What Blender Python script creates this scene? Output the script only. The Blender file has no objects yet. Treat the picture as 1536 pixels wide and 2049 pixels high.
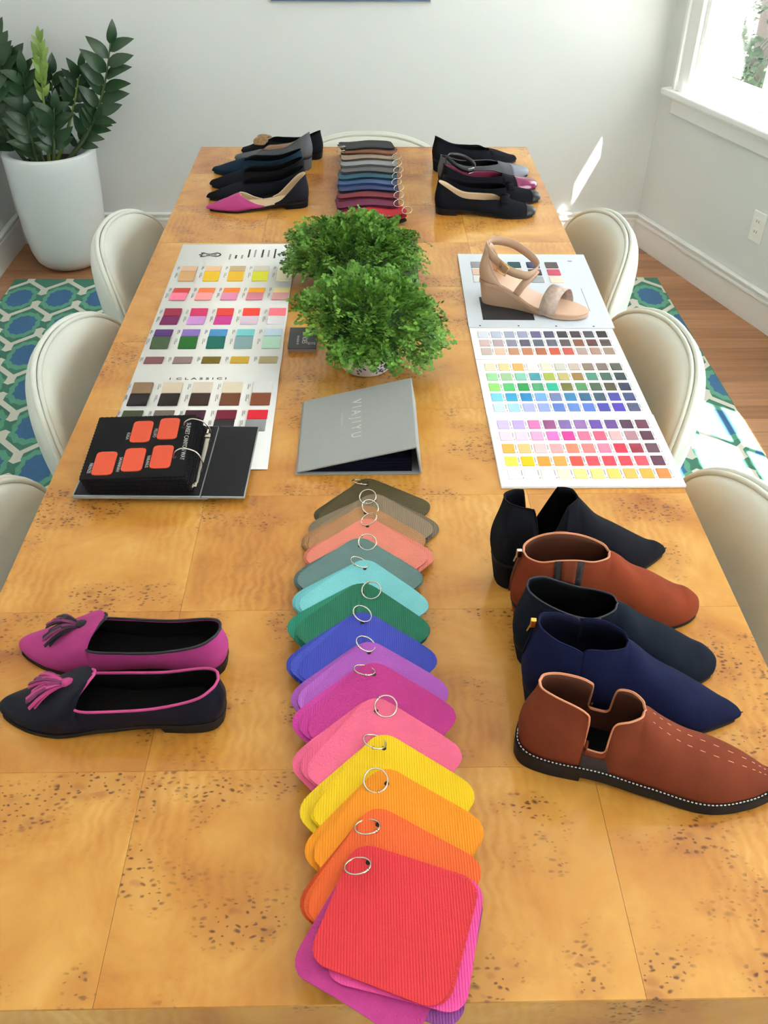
import bpy, bmesh, math, random
import numpy as np
from mathutils import Vector, Matrix
random.seed(7); rng = np.random.default_rng(11)
R = math.radians; PI = math.pi
sc = bpy.context.scene
col = sc.collection

# ------------------------------------------------------------------ camera
cam_d = bpy.data.cameras.new('camera'); cam = bpy.data.objects.new('camera', cam_d); col.objects.link(cam)
F_PX = 1826.2; PITCH, YAW, ROLL = 0.66859, 0.02381, 0.00749
cam_d.sensor_fit = 'HORIZONTAL'; cam_d.sensor_width = 36.0; cam_d.lens = F_PX / 1536 * 36.0
cam_d.clip_start = 0.02; cam_d.clip_end = 200
fw = Vector((math.sin(YAW) * math.cos(PITCH), math.cos(YAW) * math.cos(PITCH), -math.sin(PITCH)))
rt = Vector((math.cos(YAW), -math.sin(YAW), 0)); up = rt.cross(fw)
r2 = math.cos(ROLL) * rt + math.sin(ROLL) * up; u2 = -math.sin(ROLL) * rt + math.cos(ROLL) * up
M = Matrix((r2, u2, -fw)).transposed().to_4x4(); M.translation = Vector((-0.0006, -0.3972, 1.6694))
cam.matrix_world = M
sc.camera = cam

# ------------------------------------------------------------------ world, sun, exposure
sc.view_settings.view_transform = 'Standard'
try: sc.view_settings.look = 'None'
except Exception: pass
sc.view_settings.gamma = 1.0; sc.view_settings.use_curve_mapping = False
sc.view_settings.exposure = -0.18
w = bpy.data.worlds.new('sky'); sc.world = w; w.use_nodes = True
bg = w.node_tree.nodes['Background']; bg.inputs[0].default_value = (0.84, 0.93, 1.0, 1); bg.inputs[1].default_value = 9.0
SUN = Vector((-0.80, 0.60, -1.32)).normalized()
sl = bpy.data.lights.new('sun', 'SUN'); sl.energy = 75.0; sl.angle = R(0.55); sl.color = (1.0, 0.96, 0.90)
so = bpy.data.objects.new('sun', sl); col.objects.link(so); so.rotation_euler = SUN.to_track_quat('-Z', 'Y').to_euler(); so.location = (6, -4, 8)
sc.cycles.use_denoising = True
sc.cycles.max_bounces = 10; sc.cycles.diffuse_bounces = 6; sc.cycles.caustics_reflective = False; sc.cycles.caustics_refractive = False
sc.cycles.sample_clamp_indirect = 8.0

# ------------------------------------------------------------------ materials
def lin(c):
    return tuple(((v / 255) / 12.92 if v / 255 <= 0.04045 else ((v / 255 + 0.055) / 1.055) ** 2.4) for v in c) + (1.0,)
class NT:
    def __init__(s, name):
        s.m = bpy.data.materials.new(name); s.m.use_nodes = True; s.t = s.m.node_tree; s.b = s.t.nodes['Principled BSDF']
    def n(s, typ, **kw):
        x = s.t.nodes.new(typ)
        for k, v in kw.items():
            if k.startswith('i_'):
                key = k[2:]; key = int(key) if key.isdigit() else key.replace('_', ' ')
                x.inputs[key].default_value = v
            else: setattr(x, k, v)
        return x
    def l(s, a, b): s.t.links.new(a, b)
    def math(s, op, a, b=None, c=None, clamp=False):
        x = s.t.nodes.new('ShaderNodeMath'); x.operation = op; x.use_clamp = clamp
        for i, v in enumerate((a, b, c)):
            if v is None: continue
            if isinstance(v, (int, float)): x.inputs[i].default_value = v
            else: s.l(v, x.inputs[i])
        return x.outputs[0]
    def mix(s, fac, a, b, blend='MIX'):
        x = s.t.nodes.new('ShaderNodeMix'); x.data_type = 'RGBA'; x.blend_type = blend
        for sock, v in ((x.inputs[0], fac), (x.inputs[6], a), (x.inputs[7], b)):
            if isinstance(v, (int, float)): sock.default_value = v
            elif isinstance(v, tuple): sock.default_value = v
            else: s.l(v, sock)
        return x.outputs[2]
    def ramp(s, fac, stops):
        x = s.t.nodes.new('ShaderNodeValToRGB'); el = x.color_ramp.elements
        while len(el) < len(stops): el.new(0.5)
        for e, (p, c) in zip(el, stops): e.position = p; e.color = c
        s.l(fac, x.inputs[0]); return x.outputs[0]
_mats = {}
def mat(name, c=None, rough=0.5, var=0.08, scale=40, bump=0.0, bscale=300, metal=0.0, spec=0.5, coat=0.0, sheen=0.0, wave=0.0, emit=None):
    """c = sRGB colour or None (then the colour of the object itself is used)"""
    if name in _mats: return _mats[name]
    q = NT(name); b = q.b
    tc = q.n('ShaderNodeTexCoord'); no = q.n('ShaderNodeTexNoise', i_Scale=scale, i_Detail=4.0)
    q.l(tc.outputs['Object'], no.inputs['Vector'])
    if c is None:
        oi = q.n('ShaderNodeObjectInfo'); base = oi.outputs['Color']
    else: base = lin(c)
    f = q.math('MULTIPLY_ADD', no.outputs['Fac'], 2 * var, 1 - var)
    cb = q.n('ShaderNodeCombineXYZ'); [q.l(f, cb.inputs[i]) for i in range(3)]
    q.l(q.mix(1.0, base, cb.outputs[0], 'MULTIPLY'), b.inputs['Base Color'])
    b.inputs['Roughness'].default_value = rough; b.inputs['Metallic'].default_value = metal
    b.inputs['Specular IOR Level'].default_value = spec; b.inputs['Coat Weight'].default_value = coat; b.inputs['Coat Roughness'].default_value = 0.12
    b.inputs['Sheen Weight'].default_value = sheen
    if bump > 0:
        n2 = q.n('ShaderNodeTexNoise', i_Scale=bscale, i_Detail=3.0); q.l(tc.outputs['Object'], n2.inputs['Vector']); h = n2.outputs['Fac']
        if wave > 0:
            wv = q.n('ShaderNodeTexWave', i_Scale=wave, i_Distortion=0.6); q.l(tc.outputs['Object'], wv.inputs['Vector']); h = q.math('ADD', h, wv.outputs['Fac'])
        bp = q.n('ShaderNodeBump', i_Strength=bump, i_Distance=0.002); q.l(h, bp.inputs['Height']); q.l(bp.outputs[0], b.inputs['Normal'])
    _mats[name] = q.m; return q.m

def burl(name, tint=1.0):
    if name in _mats: return _mats[name]
    q = NT(name); b = q.b
    tc = q.n('ShaderNodeTexCoord'); oi = q.n('ShaderNodeObjectInfo')
    r1 = q.n('ShaderNodeCombineXYZ')
    for i, k in enumerate((37.0, 91.0, 53.0)): q.l(q.math('MULTIPLY', oi.outputs['Random'], k), r1.inputs[i])
    va = q.n('ShaderNodeVectorMath', operation='ADD'); q.l(tc.outputs['Object'], va.inputs[0]); q.l(r1.outputs[0], va.inputs[1])
    P = va.outputs[0]
    # slow colour drift
    n1 = q.n('ShaderNodeTexNoise', i_Scale=3.6, i_Detail=3.0, i_Distortion=1.0); q.l(P, n1.inputs['Vector'])
    n3 = q.n('ShaderNodeTexNoise', i_Scale=5.0, i_Detail=1.0); q.l(r1.outputs[0], n3.inputs['Vector']); q.l(P, n3.inputs['Vector'])
    # streaky figure
    n2 = q.n('ShaderNodeTexNoise', i_Scale=7.0, i_Detail=7.0, i_Distortion=1.2, i_Roughness=0.62); q.l(P, n2.inputs['Vector'])
    wv = q.n('ShaderNodeTexWave', i_Scale=22.0, i_Distortion=7.0, i_Detail=3.0); wv.inputs['Detail Scale'].default_value = 1.6; q.l(P, wv.inputs['Vector'])
    ws = q.math('MULTIPLY', q.math('SUBTRACT', wv.outputs['Fac'], 0.5), q.math('MULTIPLY', q.math('SUBTRACT', n3.outputs['Fac'], 0.42), 2.2, clamp=True))
    f1 = q.math('ADD', q.math('MULTIPLY', n1.outputs['Fac'], 0.52), q.math('ADD', q.math('MULTIPLY', n2.outputs['Fac'], 0.45), q.math('MULTIPLY', ws, 0.14)))
    f1 = q.math('ADD', f1, q.math('MULTIPLY', q.math('SUBTRACT', oi.outputs['Random'], 0.5), 0.06))
    base = q.ramp(f1, [(0.32, lin((160, 98, 36))), (0.44, lin((184, 126, 52))), (0.55, lin((197, 144, 68))), (0.70, lin((214, 168, 94)))])
    # clusters
    cn = q.n('ShaderNodeTexNoise', i_Scale=8.5, i_Detail=2.0, i_Roughness=0.55); q.l(P, cn.inputs['Vector'])
    mask = q.math('MULTIPLY', q.math('SUBTRACT', cn.outputs['Fac'], 0.518), 9.0, clamp=True)
    # warped voronoi eyes
    wn = q.n('ShaderNodeTexNoise', i_Scale=60.0, i_Detail=1.0); q.l(P, wn.inputs['Vector'])
    wm = q.n('ShaderNodeVectorMath', operation='MULTIPLY_ADD'); q.l(wn.outputs['Color'], wm.inputs[0]); wm.inputs[1].default_value = (0.012, 0.008, 0.0); q.l(P, wm.inputs[2])
    mp = q.n('ShaderNodeMapping'); mp.inputs['Scale'].default_value = (0.72, 1.15, 0.0); q.l(wm.outputs[0], mp.inputs['Vector'])
    def eyes(scale, r0, r1_, thr):
        v = q.n('ShaderNodeTexVoronoi', i_Scale=scale, i_Randomness=1.0); v.voronoi_dimensions = '2D'; q.l(mp.outputs[0], v.inputs['Vector'])
        sep = q.n('ShaderNodeSeparateColor'); q.l(v.outputs['Color'], sep.inputs[0])
        d = q.math('DIVIDE', v.outputs['Distance'], q.math('MULTIPLY_ADD', sep.outputs[1], 0.9, 0.45))
        s_ = q.math('DIVIDE', q.math('SUBTRACT', r1_, d), r1_ - r0, clamp=True)
        on = q.math('GREATER_THAN', sep.outputs[0], thr)
        return q.math('MULTIPLY', s_, on)
    e1 = eyes(135.0, 0.12, 0.30, 0.30); e2 = eyes(58.0, 0.05, 0.19, 0.62)
    halo = eyes(52.0, 0.15, 0.60, 0.45)
    ee = q.math('MULTIPLY', q.math('MAXIMUM', e1, e2), mask)
    hh = q.math('MULTIPLY', q.math('MAXIMUM', q.math('MULTIPLY', halo, 0.9), 0.35), mask)
    c1 = q.mix(q.math('MULTIPLY', hh, 0.62), base, lin((140, 80, 38)))
    c2 = q.mix(q.math('MULTIPLY', ee, 0.86), c1, lin((84, 46, 28)))
    q.l(c2, b.inputs['Base Color'])
    b.inputs['Roughness'].default_value = 0.35; b.inputs['Specular IOR Level'].default_value = 0.2
    b.inputs['Coat Weight'].default_value = 0.5; b.inputs['Coat Roughness'].default_value = 0.10
    _mats[name] = q.m; return q.m

def floorwood():
    q = NT('oak_floor'); b = q.b
    tc = q.n('ShaderNodeTexCoord'); oi = q.n('ShaderNodeObjectInfo')
    r1 = q.n('ShaderNodeCombineXYZ'); [q.l(q.math('MULTIPLY', oi.outputs['Random'], k), r1.inputs[i]) for i, k in enumerate((31.0, 67.0, 13.0))]
    va = q.n('ShaderNodeVectorMath', operation='ADD'); q.l(tc.outputs['Object'], va.inputs[0]); q.l(r1.outputs[0], va.inputs[1])
    mp = q.n('ShaderNodeMapping'); mp.inputs['Scale'].default_value = (3.0, 60.0, 1.0); q.l(va.outputs[0], mp.inputs['Vector'])
    n1 = q.n('ShaderNodeTexNoise', i_Scale=1.0, i_Detail=5.0, i_Distortion=0.4); q.l(mp.outputs[0], n1.inputs['Vector'])
    f = q.math('ADD', q.math('MULTIPLY', n1.outputs['Fac'], 0.7), q.math('MULTIPLY', oi.outputs['Random'], 0.3))
    q.l(q.ramp(f, [(0.25, lin((142, 96, 64))), (0.75, lin((182, 132, 94)))]), b.inputs['Base Color'])
    b.inputs['Roughness'].default_value = 0.42
    return q.m
def glassmat():
    q = NT('window_glass'); t = q.t; t.nodes.remove(q.b); out = [n for n in t.nodes if n.type == 'OUTPUT_MATERIAL'][0]
    tr = q.n('ShaderNodeBsdfTransparent'); gl = q.n('ShaderNodeBsdfGlossy'); gl.inputs['Roughness'].default_value = 0.02
    mx = q.n('ShaderNodeMixShader'); no = q.n('ShaderNodeTexNoise', i_Scale=3.0)
    q.l(q.math('MULTIPLY_ADD', no.outputs['Fac'], 0.02, 0.05), mx.inputs[0]); q.l(tr.outputs[0], mx.inputs[1]); q.l(gl.outputs[0], mx.inputs[2]); q.l(mx.outputs[0], out.inputs['Surface'])
    return q.m

# ------------------------------------------------------------------ mesh helpers
def mesh_obj(name, verts, faces, mats, parent=None, smooth=True, fmat=None):
    me = bpy.data.meshes.new(name); me.from_pydata([tuple(map(float, v)) for v in verts], [], [tuple(int(i) for i in f) for f in faces])
    for m in (mats if isinstance(mats, (list, tuple)) else [mats]): me.materials.append(m)
    if fmat is not None: me.polygons.foreach_set('material_index', list(fmat))
    me.polygons.foreach_set('use_smooth', [bool(smooth)] * len(me.polygons)); me.update()
    o = bpy.data.objects.new(name, me); col.objects.link(o)
    if parent is not None: o.parent = parent
    return o
def tag(o, label=None, cat=None, group=None, kind=None):
    if label: o['label'] = label
    if cat: o['category'] = cat
    if group: o['group'] = group
    if kind: o['kind'] = kind
    return o
def thing(name, label, cat, loc=(0, 0, 0), rz=0.0, group=None):
    o = bpy.data.objects.new(name, None); col.objects.link(o); o.empty_display_size = 0.05
    o.location = loc; o.rotation_euler = (0, 0, rz)
    return tag(o, label, cat, group)
class MB:
    def __init__(s): s.v = []; s.f = []; s.mi = []
    def add(s, v, f, mi=0):
        k = len(s.v); s.v += [tuple(p) for p in v]; s.f += [tuple(i + k for i in q) for q in f]; s.mi += [mi] * len(f)
    def box(s, x0, x1, y0, y1, z0, z1, mi=0, M=None):
        v = [Vector((x, y, z)) for z in (z0, z1) for y in (y0, y1) for x in (x0, x1)]
        if M is not None: v = [M @ p for p in v]
        s.add(v, [(0, 2, 3, 1), (4, 5, 7, 6), (0, 1, 5, 4), (2, 6, 7, 3), (0, 4, 6, 2), (1, 3, 7, 5)], mi)
    def bbox(s, x0, x1, y0, y1, z0, z1, b=0.002, mi=0, M=None):
        bm = bmesh.new(); bmesh.ops.create_cube(bm, size=1.0)
        for p in bm.verts: p.co = Vector(((x0 + x1) / 2 + p.co.x * (x1 - x0), (y0 + y1) / 2 + p.co.y * (y1 - y0), (z0 + z1) / 2 + p.co.z * (z1 - z0)))
        b = min(b, 0.45 * min(x1 - x0, y1 - y0, z1 - z0))
        bmesh.ops.bevel(bm, geom=list(bm.edges), offset=b, segments=2, affect='EDGES', profile=0.5)
        bm.verts.index_update(); v = [(M @ p.co if M is not None else p.co.copy()) for p in bm.verts]
        s.add(v, [[p.index for p in f.verts] for f in bm.faces], mi); bm.free()
    def tube(s, pts, r, n=8, closed=False, mi=0, cap=True):
        pts = [Vector(p) for p in pts]; N = len(pts); rr = r if isinstance(r, (list, tuple)) else [r] * N
        k = len(s.v); ref = None; rings = []
        for i, p in enumerate(pts):
            if closed: t = pts[(i + 1) % N] - pts[i - 1]
            else: t = pts[min(i + 1, N - 1)] - pts[max(i - 1, 0)]
            t = t.normalized() if t.length > 1e-9 else Vector((0, 0, 1))
            if ref is None: ref = t.orthogonal().normalized()
            a = (ref - t * ref.dot(t)); a = a.normalized() if a.length > 1e-6 else t.orthogonal().normalized(); b = t.cross(a); ref = a
            rings.append([p + (a * math.cos(2 * PI * j / n) + b * math.sin(2 * PI * j / n)) * rr[i] for j in range(n)])
        v = [q for ring in rings for q in ring]; f = []
        for i in range(N if closed else N - 1):
            i2 = (i + 1) % N
            for j in range(n): f.append((i * n + j, i * n + (j + 1) % n, i2 * n + (j + 1) % n, i2 * n + j))
        if cap and not closed: f.append(tuple(range(n - 1, -1, -1))); f.append(tuple((N - 1) * n + j for j in range(n)))
        s.add(v, f, mi)
    def lathe(s, prof, n=32, mi=0, c=(0, 0, 0)):
        v = []; f = []; m = len(prof)
        for i in range(n):
            a = 2 * PI * i / n
            v += [(c[0] + r * math.cos(a), c[1] + r * math.sin(a), c[2] + z) for r, z in prof]
        for i in range(n):
            i2 = (i + 1) % n
            for j in range(m - 1): f.append((i * m + j, i2 * m + j, i2 * m + j + 1, i * m + j + 1))
        s.add(v, f, mi)
    def grid(s, P, mi=0, flip=False, closed_u=False):
        """P[i][j] grid of points"""
        n = len(P); m = len(P[0]); v = [p for row in P for p in row]; f = []
        for i in range(n if closed_u else n - 1):
            i2 = (i + 1) % n
            for j in range(m - 1):
                q = (i * m + j, i2 * m + j, i2 * m + j + 1, i * m + j + 1); f.append(q[::-1] if flip else q)
        s.add(v, f, mi)
    def ribbon(s, pts, wid, thick, nrm=None, mi=0):
        """strap: pts centre line, wid list of width vectors, thick"""
        P = [Vector(p) for p in pts]; W = [Vector(q) for q in wid]; N = len(P); rows = []
        for i in range(N):
            t = (P[min(i + 1, N - 1)] - P[max(i - 1, 0)]).normalized(); n_ = t.cross(W[i]).normalized() * thick * 0.5
            rows.append([P[i] - W[i] / 2 - n_, P[i] + W[i] / 2 - n_, P[i] + W[i] / 2 + n_, P[i] - W[i] / 2 + n_])
        v = [q for r in rows for q in r]; f = []
        for i in range(N - 1):
            for j in range(4): f.append((i * 4 + j, i * 4 + (j + 1) % 4, (i + 1) * 4 + (j + 1) % 4, (i + 1) * 4 + j))
        f.append((3, 2, 1, 0)); f.append(tuple((N - 1) * 4 + j for j in range(4)))
        s.add(v, f, mi)
    def build(s, name, mats, parent=None, smooth=False): return mesh_obj(name, s.v, s.f, mats, parent, smooth, s.mi if len(set(s.mi)) > 1 else None)
def hermite(keys, n, corners=()):
    """smooth curve through rows of keys (numpy), n samples per segment"""
    K = np.array(keys, float); N = len(K); T = np.zeros_like(K)
    for i in range(N):
        if i == 0: T[i] = K[1] - K[0]
        elif i == N - 1: T[i] = K[-1] - K[-2]
        else: T[i] = (K[i + 1] - K[i - 1]) / 2
    out = []
    for i in range(N - 1):
        a, b = K[i], K[i + 1]; ta = (b - a) * 0.9 if i in corners else T[i]; tb = (b - a) * 0.9 if (i + 1) in corners else T[i + 1]
        for k in range(n):
            t = k / n; out.append((2 * t**3 - 3 * t**2 + 1) * a + (t**3 - 2 * t**2 + t) * ta + (-2 * t**3 + 3 * t**2) * b + (t**3 - t**2) * tb)
    out.append(K[-1]); return np.array(out)
def text(name, body, size, m, parent, M, ext=0.0003):
    cu = bpy.data.curves.new(name, 'FONT'); cu.body = body; cu.size = size; cu.extrude = ext; cu.align_x = 'CENTER'; cu.align_y = 'CENTER'; cu.resolution_u = 3
    tmp = bpy.data.objects.new(name, cu); col.objects.link(tmp); bpy.context.view_layer.update()
    me = bpy.data.meshes.new_from_object(tmp.evaluated_get(bpy.context.evaluated_depsgraph_get())); bpy.data.objects.remove(tmp)
    me.name = name; me.materials.clear(); me.materials.append(m)
    o = bpy.data.objects.new(name, me); col.objects.link(o); o.parent = parent; o.matrix_local = M; return o
def TM(loc, xa, ya):
    xa = Vector(xa).normalized(); ya = Vector(ya).normalized(); za = xa.cross(ya)
    M = Matrix((xa, ya, za)).transposed().to_4x4(); M.translation = Vector(loc); return M

# ------------------------------------------------------------------ structure: room
M_wall = mat('wall_paint', (222, 224, 222), 0.75, 0.015, 3, bump=0.03, bscale=120)
M_trim = mat('white_trim', (238, 238, 236), 0.4, 0.01, 5)
M_ceil = mat('ceiling_paint', (240, 240, 238), 0.8, 0.01, 3)
M_glass = glassmat(); M_floor = floorwood(); M_sub = mat('subfloor', (96, 62, 40), 0.8, 0.1, 10)
XL, XR, YB, YF, ZC = -1.60, 1.76, 3.77, -2.6, 2.62
def struct(o): o['kind'] = 'structure'; return o
A0 = Vector((1.271, 3.77, 0)); AD = Vector((0.316, -0.949, 0)).normalized(); AN = Vector((0.949, 0.316, 0)).normalized()
BAY = (XR - A0.x) / AD.x; YC = A0.y + AD.y * BAY
mb = MB(); mb.box(XL - 0.14, XR + 0.14, YF - 0.14, YB + 0.14, -0.14, -0.016)
floor = struct(mb.build('floor', M_sub))
i = 0; y = YF; pw = 0.083
plank_me = {}
while y < YB:
    x = XL + random.uniform(-0.9, 0)
    while x < XR:
        ln = 1.35
        x0, x1 = max(x, XL), min(x + ln, XR)
        if x1 - x0 > 0.02:
            key = round(x1 - x0, 2)
            if key not in plank_me:
                mbp = MB(); mbp.bbox(-(x1 - x0) / 2 + 0.0004, (x1 - x0) / 2 - 0.0004, -pw / 2 + 0.0005, pw / 2 - 0.0005, -0.016, 0.0, 0.0012)
                o = mbp.build('floor_plank', M_floor, floor); plank_me[key] = o.data
            else:
                o = bpy.data.objects.new('floor_plank', plank_me[key]); col.objects.link(o); o.parent = floor
            o.location = ((x0 + x1) / 2, min(y + pw / 2, YB - 0.02), 0)
        x += ln
    y += pw
mb = MB(); mb.box(XL - 0.14, XR + 0.14, YF - 0.14, YB + 0.14, ZC, ZC + 0.12); struct(mb.build('ceiling', M_ceil))
mb = MB(); mb.box(XL - 0.14, A0.x + 0.1, YB, YB + 0.14, 0, ZC); struct(mb.build('wall_back', M_wall))
mb = MB(); mb.box(XL - 0.14, XL, YF, YB, 0, ZC); struct(mb.build('wall_left', M_wall))
# wall frames: local x along the wall, y outwards, z up
def wframe(org, d, n):
    Mw = Matrix((d, n, Vector((0, 0, 1)))).transposed().to_4x4(); Mw.translation = org; return Mw
MA = wframe(A0, AD, AN)
MR = wframe(Vector((XR, YC, 0)), Vector((0, -1, 0)), Vector((1, 0, 0)))
MF = wframe(Vector((XR, YF, 0)), Vector((-1, 0, 0)), Vector((0, -1, 0)))
TH = 0.17
def wall_with(name, Mw, length, openings):
    mb = MB(); x = -0.0
    for (a, b, z0, z1) in openings:
        mb.box(x, a, 0, TH, 0, ZC, M=Mw); mb.box(a, b, 0, TH, 0, z0, M=Mw); mb.box(a, b, 0, TH, z1, ZC, M=Mw); x = b
    mb.box(x, length, 0, TH, 0, ZC, M=Mw)
    return struct(mb.build(name, M_wall))
WIN_A = [(0.205, 1.275, 0.70, 2.12)]
WIN_R = [(0.41, 1.95, 0.70, 2.14), (2.45, 4.20, 0.70, 2.14)]
wall_with('wall_bay', MA, BAY, WIN_A); wall_with('wall_right', MR, YC - YF, WIN_R); wall_with('wall_front', MF, XR - XL, [])
def window(name, Mw, a, b, z0, z1, cols, rows):
    wroot = bpy.data.objects.new(name, None); col.objects.link(wroot); wroot['kind'] = 'structure'; wroot.matrix_world = Mw
    def part(nm, fn, m=M_trim):
        q = MB(); fn(q); return q.build(nm, m, wroot)
    cw = 0.085
    def casing(q):
        for x0, x1 in ((a - cw, a), (b, b + cw)):
            q.bbox(x0, x1, -0.020, 0, z0, z1 + cw, 0.003)
        q.bbox(a - cw, b + cw, -0.022, 0, z1, z1 + cw + 0.01, 0.003)
        q.bbox(a - cw - 0.004, a - cw + 0.014, -0.032, -0.001, z0, z1 + cw, 0.004); q.bbox(b + cw - 0.014, b + cw + 0.004, -0.032, -0.001, z0, z1 + cw, 0.004)
    part('casing', casing)
    part('sill', lambda q: q.bbox(a - cw - 0.045, b + cw + 0.045, -0.055, 0.12, z0 - 0.022, z0 + 0.004, 0.006))
    part('apron', lambda q: (q.bbox(a - cw - 0.005, b + cw + 0.005, -0.018, 0, z0 - 0.092, z0 - 0.020, 0.003), q.bbox(a - cw - 0.005, b + cw + 0.005, -0.028, 0, z0 - 0.040, z0 - 0.020, 0.005)))
    def jamb(q):
        q.box(a, a + 0.022, 0.0, TH, z0, z1); q.box(b - 0.022, b, 0.0, TH, z0, z1); q.box(a, b, 0.0, TH, z1 - 0.022, z1); q.box(a, b, 0.10, TH + 0.03, z0 - 0.01, z0 + 0.012)
    part('jamb', jamb)
    st = 0.055; zm = (z0 + z1) / 2 + 0.02
    for k, (s0, s1, y0) in enumerate(((z0 + 0.012, zm + 0.02, 0.095), (zm - 0.02, z1 - 0.022, 0.125))):
        y1 = y0 + 0.03; x0, x1 = a + 0.022, b - 0.022
        def sash(q):
            q.bbox(x0, x0 + st, y0, y1, s0, s1, 0.003); q.bbox(x1 - st, x1, y0, y1, s0, s1, 0.003)
            q.bbox(x0 + st, x1 - st, y0, y1, s0, s0 + 0.062 if k == 0 else s0 + 0.035, 0.003); q.bbox(x0 + st, x1 - st, y0, y1, s1 - 0.035, s1, 0.003)
        sash_o = part('sash', sash)
        gx0, gx1, gz0, gz1 = x0 + st, x1 - st, s0 + (0.062 if k == 0 else 0.035), s1 - 0.035
        for c in range(1, cols):
            xc = gx0 + (gx1 - gx0) * c / cols; q = MB(); q.bbox(xc - 0.008, xc + 0.008, y0 + 0.004, y1 - 0.004, gz0, gz1, 0.002); q.build('muntin', M_trim, sash_o)
        for r in range(1, rows):
            zc = gz0 + (gz1 - gz0) * r / rows; q = MB(); q.bbox(gx0, gx1, y0 + 0.004, y1 - 0.004, zc - 0.008, zc + 0.008, 0.002); q.build('muntin', M_trim, sash_o)
        for c in range(cols):
            for r in range(rows):
                q = MB(); ax, bx_ = gx0 + (gx1 - gx0) * c / cols, gx0 + (gx1 - gx0) * (c + 1) / cols; az, bz = gz0 + (gz1 - gz0) * r / rows, gz0 + (gz1 - gz0) * (r + 1) / rows
                ym = (y0 + y1) / 2; q.box(ax + 0.008, bx_ - 0.008, ym - 0.0015, ym + 0.0015, az + 0.008, bz - 0.008); q.build('pane', M_glass, sash_o)
    return wroot
window('window_1', MA, *WIN_A[0], 4, 2)
window('window_2', MR, *WIN_R[0], 5, 2)
window('window_3', MR, *WIN_R[1], 5, 2)
def baseboard(name, Mw, x0, x1):
    q = MB(); q.bbox(x0, x1, -0.016, 0, 0, 0.112, 0.002, M=Mw); q.bbox(x0, x1, -0.022, 0, 0.108, 0.122, 0.004, M=Mw); q.bbox(x0, x1, -0.015, 0, 0.120, 0.138, 0.004, M=Mw); q.bbox(x0, x1, -0.024, 0, 0.134, 0.146, 0.005, M=Mw)
    return struct(q.build(name, M_trim))
MBk = wframe(Vector((XL, YB, 0)), Vector((1, 0, 0)), Vector((0, 1, 0))); ML = wframe(Vector((XL, YF, 0)), Vector((0, 1, 0)), Vector((-1, 0, 0)))
baseboard('baseboard_back', MBk, 0, A0.x - XL - 0.005); baseboard('baseboard_left', ML, 0, YB - YF); baseboard('baseboard_bay', MA, 0.0, BAY); baseboard('baseboard_right', MR, 0, YC - YF); baseboard('baseboard_front', MF, 0, XR - XL)
# outside: unseen overhang added to block part of the window sun, and paving
mb = MB(); mb.box(-0.3, BAY + 0.3, TH + 0.0, TH + 0.368, 2.20, 2.30, M=MA); mb.box(-0.05, YC - YF + 0.3, TH, TH + 0.34, 2.20, 2.30, M=MR); struct(mb.build('added_sun_blocker', mat('sun_blocker_wood', (200, 198, 192), 0.7)))
M_gnd = mat('pale_paving', (214, 212, 205), 0.9, 0.06, 1.5)
mb = MB(); mb.box(-12, 14, -14, 16, -0.62, -0.5); struct(mb.build('ground', M_gnd))
# ------------------------------------------------------------------ wall art, outlet
M_canvas = mat('painted_canvas', (92, 112, 150), 0.7, 0.5, 9)
o = MB(); o.bbox(-0.37, 0.27, -0.022, 0, 0.0, 0.62, 0.003)
art = thing('wall_art', 'blue and green abstract canvas hung high on the back wall', 'painting', (0, YB, 1.006))
a_ = o.build('canvas', M_canvas, art); o = MB(); o.bbox(-0.376, 0.276, -0.012, 0, -0.006, 0.626, 0.002); o.build('stretcher', mat('stretcher_wood', (205, 200, 190), 0.6), art)
M_plate = mat('outlet_plastic', (240, 240, 236), 0.35, 0.01, 5); M_slot = mat('outlet_slot', (60, 58, 55), 0.6)
out = thing('wall_outlet', 'white double power outlet on the wall under the window', 'outlet', (0, 0, 0)); out.matrix_world = MA @ Matrix.Translation((0.785, 0, 0.355))
o = MB(); o.bbox(-0.036, 0.036, -0.006, 0, -0.058, 0.058, 0.003); o.build('cover_plate', M_plate, out)
for s in (-1, 1):
    o = MB(); o.bbox(-0.017, 0.017, -0.0085, -0.004, s * 0.02 - 0.014, s * 0.02 + 0.014, 0.003); so_ = o.build('socket', M_plate, out)
    o = MB(); [o.box(dx - 0.001, dx + 0.001, -0.0092, -0.008, s * 0.02 - 0.002, s * 0.02 + 0.007) for dx in (-0.006, 0.006)]; o.build('slot', M_slot, so_)

# ------------------------------------------------------------------ rug
def clip(poly, x0, x1, y0, y1):
    for ax, lim, sg in ((0, x0, 1), (0, x1, -1), (1, y0, 1), (1, y1, -1)):
        out_ = []
        for i in range(len(poly)):
            p, q = poly[i], poly[(i + 1) % len(poly)]; a, b = sg * (p[ax] - lim), sg * (q[ax] - lim)
            if a >= 0: out_.append(p)
            if a * b < 0:
                t = a / (a - b); out_.append((p[0] + t * (q[0] - p[0]), p[1] + t * (q[1] - p[1])))
        poly = out_
        if len(poly) < 3: return []
    return poly
RX0, RX1, RY0, RY1 = -1.51, 1.275, -1.0, 3.345
rug_m = [mat('rug_green', (66, 122, 104), 0.95, 0.10, 60, bump=0.3, bscale=900), mat('rug_light_green', (94, 158, 132), 0.95, 0.10, 60, bump=0.3, bscale=900),
         mat('rug_blue', (60, 104, 146), 0.95, 0.12, 60, bump=0.3, bscale=900), mat('rug_cream', (214, 212, 200), 0.95, 0.06, 60, bump=0.3, bscale=900)]
rug = MB(); rug.bbox(RX0, RX1, RY0, RY1, 0.0005, 0.0090, 0.003)
def rpoly(pts, z, mi):
    q = clip(pts, RX0 + 0.004, RX1 - 0.004, RY0 + 0.004, RY1 - 0.004)
    if len(q) >= 3: rug.add([(x, y, z) for x, y in q], [tuple(range(len(q)))], mi)
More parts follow.
